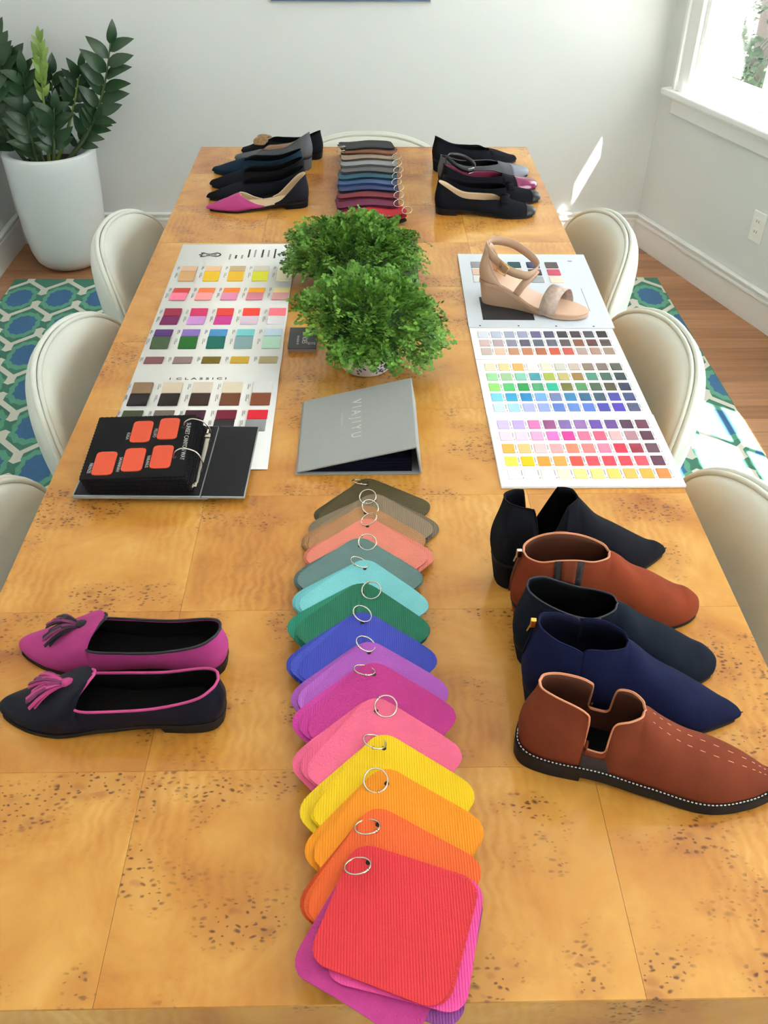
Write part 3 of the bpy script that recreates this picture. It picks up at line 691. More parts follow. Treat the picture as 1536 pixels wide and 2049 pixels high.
def ridge(fz, fx, tz=0.016, k=1.0):
    """instep line from the collar front (fx, fz) down to the toe tip"""
    return [(fx, 0, fz, fx + 0.05, 1), (fx + 0.05, 0, fz * 0.80 + 0.012 * k, fx + 0.11, 1), (fx + 0.13, 0, fz * 0.60 + 0.014 * k, fx + 0.20, 1), (fx + 0.24, 0, fz * 0.40 + 0.020 * k, fx + 0.29, 1),
            (0.86, 0, 0.036 * k, 0.87, 1), (0.93, 0, tz + 0.011, 0.93, 1), (0.975, 0, tz + 0.002, 0.97, 1), (0.997, 0, tz - 0.006, 0.994, 1), (0.9995, 0, 0.009, 1, 1)]
# 1 brown flat boot with side cut and stitched welt
b5 = Shoe('ankle_boot', 'brown suede flat ankle boot with white welt stitching, nearest the table front', 0.300, [(a, b * 1.06) for a, b in ALMOND[:-5]] + [(0.80, 0.0385), (0.90, 0.0260), (0.965, 0.0140), (0.993, 0.0060), (1, 0)], [(0, 0.022), (0.25, 0.022), (0.5, 0.018), (0.72, 0.014), (0.9, 0.014), (1, 0.017)], (0.182, 0.303), -16.0, 'boot', bend=0.03)
k5 = [(0.045, 0, 0.118, 0, 0), (0.060, 0.011, 0.1185, 0.03, 0), (0.115, 0.0185, 0.118, 0.11, 0), (0.190, 0.0225, 0.1145, 0.19, 0), (0.235, 0.0240, 0.109, 0.225, 0), (0.252, 0.0255, 0.100, 0.236, 0),
      (0.250, 0.0300, 0.062, 0.245, 0), (0.266, 0.0310, 0.0570, 0.262, 0), (0.318, 0.0315, 0.0560, 0.350, 0), (0.334, 0.0310, 0.061, 0.366, 0),
      (0.340, 0.0275, 0.093, 0.376, 0), (0.354, 0.0262, 0.104, 0.386, 0), (0.40, 0.0225, 0.108, 0.40, 0.12), (0.440, 0.0120, 0.108, 0.44, 0.6)] + [(0.452, 0, 0.107, 0.49, 1), (0.505, 0, 0.093, 0.55, 1), (0.60, 0, 0.074, 0.64, 1), (0.73, 0, 0.060, 0.75, 1)] + [(0.87, 0, 0.044, 0.87, 1), (0.94, 0, 0.0335, 0.93, 1), (0.98, 0, 0.027, 0.97, 1), (0.997, 0, 0.0215, 0.994, 1), (0.9995, 0, 0.0185, 1, 1)]
b5.loft(k5, nt=12, n=5, corners=(6, 9)); b5.upper(M_rust, M_brlin, M_rim); b5.topline(M_rim, 0.0011, 'topline_edge', b=14 * 5 + 1)
b5.patch('elastic_gusset', M_elastic, 6 * 5 + 1, 9 * 5 - 1, 0, 9, off=0.0010); b5.patch('gusset_tab', M_rust, 6 * 5 - 1, 9 * 5 + 1, 9, 11, off=0.0022)
b5.slab('sole', M_blksole, lambda x: b5.z(x) + 0.0005, lambda x: max(b5.z(x) - 0.0135, 0.0), grow=0.0045); b5.slab('heel', M_blksole, lambda x: b5.z(x) - 0.013, lambda x: 0.0, x1=0.28, grow=0.0042, taper=0.99); b5.slab('insole', M_blklin, lambda x: b5.z(x) + 0.004, lambda x: b5.z(x) + 0.001, k=0.93, x0=0.01, x1=0.97)
mb = MB(); P = [b5.B(q) for q in np.linspace(0.0, 1.0, 150)]
for sg in (1, -1):
    for i in range(0, 149, 2):
        a = Vector(b5.bnd((P[i][0] + P[i][2][0] * 0.0022, sg * (P[i][1] + P[i][2][1] * 0.0022), b5.z(P[i][0]) + 0.0010))); b = Vector(b5.bnd((P[i + 1][0] + P[i + 1][2][0] * 0.0022, sg * (P[i + 1][1] + P[i + 1][2][1] * 0.0022), b5.z(P[i + 1][0]) + 0.0010)))
        mb.tube([a, b], 0.00075, 5)
tag(mb.build('welt_stitching', mat('white_thread', (214, 208, 200), 0.7), b5.root), kind='stuff')
for sg in (1, -1):
    mb = MB()
    for i in range(14 * 5 + 3, len(b5.S) - 9, 2):
        a, b = Vector(b5.G[sg][i][-2]), Vector(b5.G[sg][i + 1][-2]); b = a + (b - a) * 0.75; mb.tube([a + Vector((0, 0, .0004)), b + Vector((0, 0, .0004))], 0.00035, 4)
    tag(mb.build('vamp_stitching', mat('tan_thread', (214, 150, 118), 0.7), b5.root), kind='stuff')
def heeled(s, m_heel, hx=0.26, taper=0.82, t=0.004, insole=M_blklin): sole_heel(s, hx, M_blksole, m_heel, insole, t, taper, 0.0004, dx=0.004)
def zipper(s, m, pull, pts):
    mb = MB(); mb.tube(pts, 0.0016, 6); z_ = mb.build('zip', m, s.root, True)
    a = Vector(pts[0]); mb = MB(); mb.bbox(-0.0035, 0.0035, -0.003, 0.003, -0.006, 0.006, 0.001); mb.tube([(-0.003, 0, -0.004), (-0.006, 0, -0.014)], 0.0012, 6); o = mb.build('zip_pull', pull, z_); o.location = a + Vector((-0.002, 0, 0.0))
# 2 navy pointed boot
b4 = Shoe('ankle_boot', 'navy blue suede pointed ankle boot with a gold zip pull', 0.278, POINT, heel_zb(0.042), (0.194, 0.372), -8.0, 'boot', bend=0.02)
k4 = [(0.03, 0, 0.142, 0, 0), (0.045, 0.013, 0.143, 0.03, 0), (0.11, 0.0235, 0.137, 0.10, 0), (0.19, 0.0265, 0.130, 0.19, 0), (0.225, 0.0268, 0.124, 0.225, 0), (0.245, 0.0268, 0.130, 0.25, 0), (0.33, 0.0245, 0.130, 0.32, 0.05), (0.405, 0.0135, 0.126, 0.40, 0.55)] + ridge(0.124, 0.425, 0.015, 1.0)
b4.loft(k4, nt=12, n=5, corners=(4,)); b4.upper(M_navy, M_navlin, M_navy); b4.topline(M_navy, 0.0010, 'topline_edge', b=8 * 5 + 1); heeled(b4, M_navy, insole=M_navlin)
zipper(b4, M_navlin, M_gold, [b4.bnd((0.006 - 0.001, 0, 0.139)), b4.bnd((0.0005, 0, 0.11)), b4.bnd((-0.0045, 0, 0.085))])
# 3 blue-black round boot
b3 = Shoe('ankle_boot', 'blue-black suede ankle boot with a round stitched toe and brown collar tabs', 0.270, ROUND, heel_zb(0.034), (0.194, 0.452), -7.5, 'boot', bend=0.02)
k3 = [(0.03, 0, 0.126, 0, 0), (0.045, 0.013, 0.1265, 0.03, 0), (0.11, 0.0245, 0.122, 0.10, 0), (0.20, 0.0280, 0.113, 0.20, 0), (0.28, 0.0285, 0.107, 0.27, 0), (0.36, 0.0265, 0.106, 0.34, 0.05), (0.44, 0.0145, 0.110, 0.42, 0.55)] + ridge(0.110, 0.462, 0.022, 1.12)
b3.loft(k3, nt=12, n=5); b3.upper(M_dknavy, M_blklin, M_dknavy); b3.topline(mat('dark_edge', (44, 44, 52), 0.7), 0.0010, 'topline_edge', b=7 * 5 + 1); heeled(b3, M_dknavy)
b3.patch('collar_tab', M_brlin, 3 * 5 + 1, 4 * 5, 10, 11, off=0.0014); b3.patch('collar_tab', M_brlin, 4 * 5 + 2, 5 * 5 + 1, 10, 11, off=0.0014)
# 4 rust round boot
b2 = Shoe('ankle_boot', 'rust red suede ankle boot with a round toe and side pull tab', 0.272, ROUND, heel_zb(0.036), (0.200, 0.523), 1.5, 'boot', bend=0.02)
k2 = [(0.03, 0, 0.121, 0, 0), (0.045, 0.014, 0.122, 0.03, 0), (0.10, 0.0255, 0.124, 0.10, 0), (0.18, 0.0285, 0.129, 0.19, 0), (0.27, 0.0285, 0.129, 0.26, 0), (0.36, 0.0265, 0.124, 0.34, 0.05), (0.44, 0.0145, 0.120, 0.42, 0.55)] + ridge(0.118, 0.462, 0.024, 1.15)
b2.loft(k2, nt=12, n=5); b2.upper(M_rust2, M_brlin, M_rim); b2.topline(M_rim, 0.0011, 'topline_edge', b=7 * 5 + 1); heeled(b2, M_rust2, insole=M_brlin)
b2.patch('elastic_tab', M_elastic, 3 * 5 - 1, 4 * 5 + 2, 7, 11, off=0.0012); b2.patch('pull_tab', M_rust, 3 * 5 + 1, 4 * 5, 7, 11, off=0.0026)
zipper(b2, M_brlin, M_steel, [b2.bnd((0.005, 0, 0.118)), b2.bnd((-0.001, 0, 0.09)), b2.bnd((-0.004, 0, 0.05))])
# 5 black pointed boot with side cut
b1 = Shoe('ankle_boot', 'black suede pointed ankle boot with deep side cuts, farthest of the boots', 0.282, POINT, heel_zb(0.050), (0.182, 0.598), 11.0, 'boot', bend=0.02)
k1 = [(0.03, 0, 0.150, 0, 0), (0.045, 0.012, 0.151, 0.03, 0), (0.095, 0.0205, 0.149, 0.10, 0), (0.140, 0.0230, 0.146, 0.15, 0), (0.162, 0.0240, 0.138, 0.17, 0), (0.205, 0.0295, 0.078, 0.215, 0), (0.225, 0.0300, 0.070, 0.235, 0), (0.245, 0.0300, 0.078, 0.26, 0),
      (0.325, 0.0225, 0.137, 0.31, 0), (0.345, 0.0215, 0.143, 0.33, 0.05), (0.395, 0.0120, 0.145, 0.39, 0.55)] + ridge(0.142, 0.41, 0.015, 0.95)
b1.loft(k1, nt=12, n=5); b1.upper(M_suedeblk, M_blklin, M_suedeblk); b1.topline(M_suedeblk, 0.0011, 'topline_edge', b=11 * 5 + 1); heeled(b1, M_suedeblk)

# ---- flats and pumps on the far end, toes towards the plant
M_patent = mat('magenta_patent', (124, 28, 80), 0.12, 0.05, 40, coat=0.8); M_glit = mat('plum_glitter', (120, 34, 66), 0.5, 0.5, 900, bump=0.6, bscale=1200)
M_grey = mat('grey_suede', (92, 94, 98), 0.95, 0.12, 40, bump=0.2, bscale=1200, spec=0.1); M_grey2 = mat('grey_satin_cap', (112, 118, 132), 0.4, 0.05, 40)
M_teal = mat('dark_teal_suede', (22, 40, 54), 0.95, 0.12, 40, bump=0.2, bscale=1200, spec=0.1); M_leop = mat('leopard_cloth', (128, 98, 62), 0.7, 0.95, 130)
M_blkpat = mat('black_toe_cap', (22, 23, 30), 0.32, 0.06, 40, spec=0.3)
def pump(label, L, outl, zb, keys, loc, ang, m, lin_m, rim=None, hx=0.24, wedge_x=None, m_ins=None, bend=0.0, split=None, m2=None, edge=True, name='flat_shoe'):
    s = Shoe(name, label, L, outl, zb, loc, ang, bend=bend); s.loft(keys, nt=9, n=6); s.upper(m, lin_m, rim or m, split=split, m2=m2)
    if edge: s.topline(rim or m, 0.0009, 'topline_edge', b=NTH)
    if wedge_x: wedge(s, m, wedge_x)
    sole_heel(s, 0 if wedge_x else hx, M_blksole, M_blksole if hx else m, m_ins or lin_m, 0.004)
    return s
# d'Orsay: open sides, magenta toe and black heel
Ld = 0.284
do = Shoe('flat_shoe', 'pointed flat with open sides, magenta toe and black heel', Ld, POINT, [(0, 0.018), (0.2, 0.017), (0.55, 0.009), (0.72, 0.005), (0.9, 0.005), (1, 0.006)], (-0.160, 2.170), 190.0, bend=-0.015)
kd = [(0.012, 0, 0.088, 0, 0), (0.03, 0.014, 0.087, 0.02, 0), (0.09, 0.0240, 0.076, 0.09, 0), (0.18, 0.0285, 0.052, 0.18, 0), (0.27, 0.0290, 0.029, 0.265, 0), (0.34, 0.0282, 0.0200, 0.34, 0)]
do.loft(kd, nt=8, n=5); do.upper(mat('black_glitter_leather', (22, 22, 32), 0.6, 0.4, 500, bump=0.2, spec=0.12), M_beige, M_beige, name='heel_counter')
kt = [(0.44, 0.0300, 0.0150, 0.44, 0), (0.52, 0.0315, 0.0220, 0.50, 0), (0.60, 0.0290, 0.0340, 0.565, 0.15), (0.655, 0.0160, 0.0420, 0.62, 0.6), (0.675, 0, 0.0440, 0.67, 1), (0.78, 0, 0.033, 0.78, 1), (0.90, 0, 0.0215, 0.90, 1), (0.97, 0, 0.0155, 0.965, 1), (0.997, 0, 0.0115, 0.994, 1), (0.9995, 0, 0.0095, 1, 1)]
do.loft(kt, nt=8, n=5); do.upper(mat('magenta_leather', (166, 44, 116), 0.6, 0.05, 40), M_beige, M_beige, name='toe_upper')
sole_heel(do, 0.26, M_blksole, mat('black_stacked_heel', (20, 20, 25), 0.6, spec=0.12), M_beige, 0.004)
pump('black pointed suede flat lying just behind the magenta-toed flat', 0.284, POINT, flat_zb(0.014), flat_keys(0.080, 0.050, 0.60, 0.048), (-0.170, 2.246), 187.5, M_suedeblk, M_blklin, bend=-0.015)
pump('black round-tipped suede flat, third of the row pointing to the plant', 0.280, ALMOND, flat_zb(0.014), flat_keys(0.080, 0.050, 0.60, 0.048), (-0.178, 2.326), 181.0, M_suedeblk, M_blklin, bend=-0.015)
pump('dark teal suede flat with a pointed toe', 0.284, POINT, flat_zb(0.014), flat_keys(0.080, 0.050, 0.60, 0.048), (-0.186, 2.404), 172.0, M_teal, M_blklin, M_teal, bend=-0.015)
pump('grey suede pump with a tall pointed heel counter', 0.262, POINT, heel_zb(0.038), flat_keys(0.084, 0.050, 0.62, 0.042, w=0.029, oz=0.022), (-0.165, 2.478), 160.5, M_grey, M_nude, wedge_x=0.55, bend=-0.012, name='pump')
lp = pump('black flat with a leopard print bow on its toe', 0.268, ALMOND, flat_zb(0.012), flat_keys(0.080, 0.048, 0.64, 0.046), (-0.135, 2.590), 169.0, M_suedeblk, M_blklin, bend=-0.01)
bow(lp, (0.192, 0.0, 0.052), 0.042, 0.024, M_leop)
# ---- toes towards the window
w5 = pump('black suede wedge pump, farthest of the row by the window', 0.288, ALMOND, heel_zb(0.036), flat_keys(0.084, 0.052, 0.62, 0.048, w=0.031, oz=0.016), (0.212, 2.462), 21.0, M_suedeblk, M_blklin, wedge_x=0.55, name='pump')
cap = pump('grey suede ballet flat with a smooth toe cap', 0.284, ROUND, flat_zb(0.010), flat_keys(0.074, 0.044, 0.62, 0.046, tz=0.022), (0.222, 2.366), 13.0, M_grey, M_blklin)
cap.patch('toe_cap', M_grey2, 8 * 6 + 1, len(cap.S) - 1, 0, 8, off=0.0010)
ms = pump('black ankle-strap flat with a shiny magenta toe', 0.286, ROUND, flat_zb(0.010), flat_keys(0.076, 0.044, 0.60, 0.044, tz=0.021), (0.224, 2.282), 6.5, M_suedeblk, M_glit)
ms.patch('toe_cap', M_patent, 8 * 6 + 1, len(ms.S) - 1, 0, 8, off=0.0010)
mb = MB(); pts = [(0.012, 0.0, 0.096), (0.026, 0.020, 0.096), (0.058, 0.029, 0.090), (0.086, 0.018, 0.078), (0.094, -0.006, 0.069), (0.080, -0.026, 0.063), (0.048, -0.028, 0.072), (0.022, -0.018, 0.089), (0.012, 0.0, 0.096)]
pts = [tuple(p) for p in hermite(pts, 6)]; mb.ribbon(pts, [(0.004, 0, 0.011)] * len(pts), 0.0016); st_ = mb.build('ankle_strap', mat('black_leather_strap', (22, 22, 26), 0.35), ms.root, True)
mb = MB(); mb.ribbon([(0.008, 0, 0.060), (0.008, 0, 0.080), (0.010, 0, 0.101)], [(0, 0.012, 0)] * 3, 0.002); mb.build('strap_loop', _mats['black_leather_strap'], ms.root)
mb = MB(); mb.tube([(0.072, -0.0295, 0.057), (0.088, -0.0255, 0.059), (0.087, -0.0255, 0.072), (0.071, -0.0295, 0.070)], 0.0014, 6, True); mb.build('buckle', M_steel, st_, True)
c2 = pump('black ballet flat with a small bow and dark inside', 0.286, ROUND, flat_zb(0.010), flat_keys(0.070, 0.042, 0.62, 0.044, tz=0.021), (0.216, 2.198), 2.0, M_suedeblk, M_blklin)
c2.patch('toe_cap', M_blkpat, 9 * 6, len(c2.S) - 2, 0, 8, off=0.0010); bow(c2, (0.196, 0.0, 0.045), 0.028, 0.012, M_suedeblk)
c1 = pump('black ballet flat with a bow and beige lining, front of the row', 0.276, ROUND, flat_zb(0.012), flat_keys(0.084, 0.046, 0.62, 0.046, tz=0.022), (0.196, 2.116), -5.5, M_suedeblk, M_beige)
c1.patch('toe_cap', M_blkpat, 9 * 6, len(c1.S) - 2, 0, 8, off=0.0010); bow(c1, (0.190, 0.0, 0.047), 0.032, 0.014, M_suedeblk)

# ---- wedge sandal on the grey card
M_snake = mat('snake_print', (166, 146, 134), 0.5, 0.5, 130, bump=0.2, bscale=500); M_insole = mat('nude_insole', (208, 174, 150), 0.5, 0.03, 20)
sd_ = Shoe('wedge_sandal', 'nude leather wedge sandal with ankle straps standing on the grey card', 0.250, [(a, b * 1.08) for a, b in ALMOND[:7]] + [(0.82, 0.0390), (0.90, 0.0315), (0.955, 0.0215), (0.985, 0.0120), (0.997, 0.0050), (1.0, 0)], [(0, 0.055), (0.16, 0.052), (0.60, 0.013), (0.76, 0.009), (0.92, 0.009), (1, 0.010)], (0.262, 1.552, 0.0055), -23.5, bend=0.0)
sd_.slab('sole', M_nude, lambda x: sd_.z(x) + 0.001, lambda x: max(sd_.z(x) - 0.007, 0.0), grow=0.0012); wedge(sd_, M_nude, 0.66, 0.006, 0.86); sd_.slab('insole', M_insole, lambda x: sd_.z(x) + 0.004, lambda x: sd_.z(x) + 0.0012, k=0.94, x0=0.01, x1=0.999)
ks = [(0.018, 0, 0.130, 0, 0), (0.034, 0.012, 0.130, 0.02, 0), (0.075, 0.0215, 0.118, 0.08, 0), (0.125, 0.0270, 0.088, 0.14, 0), (0.185, 0.0290, 0.064, 0.20, 0), (0.235, 0.0292, 0.0500, 0.24, 0)]
sd_.loft(ks, nt=9, n=5); sd_.upper(M_nude, M_insole, M_nude, 0.0026, 'heel_counter')
pts = [tuple(p) for p in hermite([(0.006, 0.0, 0.128), (0.018, 0.022, 0.130), (0.055, 0.036, 0.124), (0.095, 0.034, 0.107), (0.122, 0.016, 0.094), (0.124, -0.004, 0.087), (0.108, -0.024, 0.082), (0.070, -0.034, 0.092), (0.032, -0.027, 0.112), (0.010, -0.012, 0.126), (0.006, 0.0, 0.128)], 6)]
mb = MB(); mb.ribbon(pts, [(0.004, 0, 0.0190)] * len(pts), 0.0022); as_ = mb.build('ankle_strap', M_nude, sd_.root, True)
pts = [tuple(p) for p in hermite([(0.122, 0.010, 0.083), (0.116, -0.012, 0.076), (0.104, -0.027, 0.060), (0.092, -0.0325, 0.038)], 6)]
mb = MB(); mb.ribbon(pts, [(0.0160, -0.0088, -0.0027)] * len(pts), 0.0022); mb.build('cross_strap', M_nude, sd_.root, True)
pts = [tuple(p) for p in hermite([(0.120, 0.012, 0.083), (0.116, 0.022, 0.070), (0.104, 0.030, 0.050), (0.092, 0.0325, 0.034)], 6)]
mb = MB(); mb.ribbon(pts, [(0.0160, 0.0088, -0.0027)] * len(pts), 0.0022); mb.build('cross_strap', M_nude, sd_.root, True)
pts = [tuple(p) for p in hermite([(0.168, -0.0435, 0.009), (0.168, -0.0435, 0.022), (0.171, -0.031, 0.044), (0.176, -0.004, 0.054), (0.182, 0.024, 0.048), (0.187, 0.040, 0.026), (0.189, 0.0425, 0.009)], 5)]
mb = MB(); mb.ribbon(pts, [(0.036, 0.004, -0.006)] * len(pts), 0.0022); mb.build('toe_strap', M_snake, sd_.root, True)
mb = MB(); mb.tube([(0.044, -0.0365, 0.090), (0.064, -0.0385, 0.079), (0.072, -0.0385, 0.099), (0.052, -0.0365, 0.112)], 0.0013, 6, True); mb.tube([(0.052, -0.036, 0.089), (0.058, -0.036, 0.106)], 0.0009, 6); mb.build('buckle', M_gold, as_, True)
mb = MB(); al = math.atan2(0.039, 0.11); mb.box(0.035, 0.090, -0.008, 0.008, 0.0, 0.0008)
lb = mb.build('brand_label', mat('pale_label', (222, 214, 214), 0.5), sd_.root); lb.location = (-0.005, 0, 0.0645); lb.rotation_euler = (0, math.atan(0.036 / 0.10), 0)
text('lettering', 'VIAJIYU', 0.013, mat('label_ink', (120, 116, 124), 0.6), lb, TM((0.0625, 0, 0.001), (1, 0, 0), (0, 1, 0)), 0.0001)
#@@ENDSHOES
#@@TABLETOP
# ------------------------------------------------------------------ paper charts with leather chips
def rrect(hw, hh, r, n=4):
    pts = []
    for cx, cy, a0 in ((hw - r, hh - r, 0), (-hw + r, hh - r, PI / 2), (-hw + r, -hh + r, PI), (hw - r, -hh + r, 3 * PI / 2)):
        for k in range(n + 1): a = a0 + (PI / 2) * k / n; pts.append((cx + r * math.cos(a), cy + r * math.sin(a)))
    return pts
def chip_mesh(name, w_, h_, m, t=0.0016, r=0.0012):
    P = rrect(w_ / 2, h_ / 2, r, 2); n = len(P); mb = MB(); e = 0.94
    V = [(x, y, 0) for x, y in P] + [(x, y, t * 0.7) for x, y in P] + [(x - math.copysign(t * 0.3, x), y - math.copysign(t * 0.3, y), t) for x, y in P]
    f = [(i, (i + 1) % n, n + (i + 1) % n, n + i) for i in range(n)] + [(n + i, n + (i + 1) % n, 2 * n + (i + 1) % n, 2 * n + i) for i in range(n)] + [tuple(2 * n + i for i in range(n))]
    mb.add(V, f); o = mb.build(name, m, None, False); me = o.data; bpy.data.objects.remove(o); return me
M_chip = mat('leather_chip', None, 0.6, 0.05, 120, bump=0.08, bscale=900, spec=0.2)
def place_chip(me, parent, x, y, z, c, pitch=0.0):
    o = bpy.data.objects.new('colour_chip', me); col.objects.link(o); o.parent = parent; o.location = (x, y, z); o.rotation_euler = (pitch, 0, 0); o.color = lin(c); return o
M_paper = mat('white_paper', (232, 232, 230), 0.6, 0.01, 10); M_ink = mat('grey_ink', (150, 150, 154), 0.7); M_blkink = mat('black_ink', (40, 40, 42), 0.7)
# left accordion chart: x -0.463..-0.172, y 0.885..1.882
lc = thing('colour_chart', 'long white folded leather chart with pairs of coloured chips, left of the green plants', 'colour chart', (-0.3195, 1.3835, TZ))
CHW, CHL = 0.1455, 0.4985
FOLD = [(-0.4985, 0.0012), (-0.38, 0.0030), (-0.27, 0.0014), (-0.187, 0.0075), (-0.10, 0.0018), (-0.012, 0.0080), (0.08, 0.0020), (0.155, 0.0085), (0.24, 0.0020), (0.33, 0.0070), (0.40, 0.0020), (0.4985, 0.0012)]
def chz(y):
    for i in range(len(FOLD) - 1):
        if y <= FOLD[i + 1][0]:
            t = (y - FOLD[i][0]) / (FOLD[i + 1][0] - FOLD[i][0]); t = t * t * (3 - 2 * t); return FOLD[i][1] + (FOLD[i + 1][1] - FOLD[i][1]) * t
    return FOLD[-1][1]
ys = np.linspace(-CHL, CHL, 120); mb = MB(); mb.grid([[(-CHW + 0.003 * (chz(y) - 0.002) / 0.006 - 0.006 * (y + 0.0) , y, chz(y)), (CHW - 0.006 * y, y, chz(y) + 0.0004)] for y in ys], flip=True)
sh = mb.build('sheet', M_paper, lc, True); md = sh.modifiers.new('thickness', 'SOLIDIFY'); md.thickness = 0.0005; md.offset = 1
LCOL = [[((205, 170, 145), (225, 185, 150), (190, 165, 130), (215, 205, 195), (235, 230, 210)), ((195, 155, 110), (225, 185, 45), (225, 180, 55), (215, 215, 60), (235, 225, 195))],
        [((185, 60, 50), (235, 120, 70), (245, 130, 50), (235, 160, 40), (230, 210, 150)), ((235, 120, 150), (240, 150, 155), (225, 140, 180), (205, 125, 145), (205, 150, 150))],
        [((145, 45, 70), (200, 55, 100), (220, 70, 65), (230, 70, 60), (235, 115, 130)), ((110, 25, 85), (190, 135, 200), (200, 60, 145), (215, 195, 215), (220, 220, 225))],
        [((80, 45, 110), (130, 105, 180), (75, 140, 195), (115, 195, 200), (180, 200, 220)), ((65, 85, 60), (35, 100, 40), (25, 105, 95), (130, 160, 165), (165, 200, 180))],
        [((120, 75, 80), (130, 110, 110), (110, 95, 30), (190, 155, 50), (155, 145, 110))],
        [((130, 105, 80), (195, 180, 160), (205, 195, 180), (215, 205, 185), (220, 220, 222)), ((28, 22, 26), (34, 24, 26), (52, 32, 26), (110, 65, 40), (130, 70, 45))],
        [((60, 70, 45), (105, 95, 85), (60, 20, 40), (110, 20, 45), (210, 30, 50)), ((26, 26, 28), (26, 26, 28), (30, 28, 30), (44, 38, 42), (140, 140, 142))]]
LROW = [(1.726, 1.696, 1.648), (1.612, 1.577, 1.532), (1.499, 1.467, 1.421), (1.392, 1.359, 1.312), (1.282, 1.250), (1.171, 1.135, 1.091), (1.075, 1.040, 1.000)]
cap_mb = MB(); cache = {}
for ri, (cols_, edges) in enumerate(zip(LCOL, LROW)):
    for k, row in enumerate(cols_):
        y1, y0 = edges[k] - 1.3835, edges[k + 1] - 1.3835; hh = round(y1 - y0 - 0.0015, 3); yc = (y0 + y1) / 2
        if hh not in cache: cache[hh] = chip_mesh('colour_chip', 0.0375, hh, M_chip)
        pit = math.atan2(chz(yc + 0.012) - chz(yc - 0.012), 0.024)
        for c in range(5):
            x = -0.428 + 0.0583 * c + 0.3195 - 0.008 * (1.6 - (yc + 1.3835)) / 0.5
            place_chip(cache[hh], lc, x, yc, max(chz(yc), chz(yc + hh / 2) - 0.4 * hh * math.tan(pit)) + 0.0011, row[c], pit)
            for d in range(2): cap_mb.box(x - 0.0255 - 0.003 * d, x - 0.0243 - 0.003 * d, yc + hh * (0.1 - 0.2 * d), yc + hh * 0.42, chz(yc) + 0.0008, chz(yc) + 0.0012 + 0.001)
tag(cap_mb.build('printed_captions', M_ink, lc), kind='stuff')
text('heading', 'I  C L A S S I C I', 0.0125, M_blkink, lc, TM((0.0 - 0.012, 1.184 - 1.3835, chz(-0.2) + 0.0012), (1, 0, 0), (0, 1, 0)) @ Matrix.Diagonal((1.35, 0.85, 1, 1)), 0.0002)
NOTE = ['COLORI MODA 2017', 'PELLE FOGLIE 2017', 'NAPPA SOFT 2017', 'VITELLO 2017', 'CAPRA LUX 2017', '1 2017', '2 2017', 'SUEDE 2017']
for i, x in enumerate((-0.227, -0.243, -0.258, -0.277, -0.292, -0.308, -0.323, -0.338)):
    ln = (0.060, 0.045, 0.052, 0.050, 0.054, 0.022, 0.022, 0.034)[i]; mb = MB()
    yy = 1.815 - 1.3835 if i < 5 else 1.795 - 1.3835
    for k in range(int(ln / 0.0042)):
        y0 = yy + ln / 2 - k * 0.0042; mb.box(x + 0.3195 - 0.0022, x + 0.3195 + 0.0022 - (k * 7 % 3) * 0.0006, y0 - 0.0027, y0, 0.0022, 0.0026 + chz(y0) - 0.001)
    tag(mb.build('printed_line', M_ink if i % 2 else M_blkink, lc), kind='stuff')
# emblem: stretched hide outline with a small crown, lying on its side
mb = MB(); ex, ey, ez = -0.389 + 0.3195, 1.809 - 1.3835, chz(0.42) + 0.0012
for sg in (-1, 1):
    pts = [(-0.020, 0.012), (-0.014, 0.010), (-0.008, 0.0065), (0.0, 0.0058), (0.008, 0.0085), (0.016, 0.011), (0.022, 0.008), (0.026, 0.002)]
    mb.tube([(ex + a, ey + sg * b, ez) for a, b in pts], [0.0013, 0.0010, 0.0006, 0.0006, 0.0010, 0.0013, 0.0014, 0.0015], 5)
    mb.tube([(ex - 0.029, ey, ez), (ex - 0.020, ey + sg * 0.005, ez), (ex - 0.024, ey + sg * 0.012, ez), (ex - 0.012, ey + sg * 0.008, ez)], [0.0004, 0.0014, 0.0012, 0.0006], 5)
    mb.tube([(ex - 0.010, ey + sg * 0.004, ez), (ex + 0.004, ey - sg * 0.001, ez), (ex + 0.016, ey + sg * 0.003, ez)], 0.0005, 4)
mb.build('emblem', M_blkink, lc)
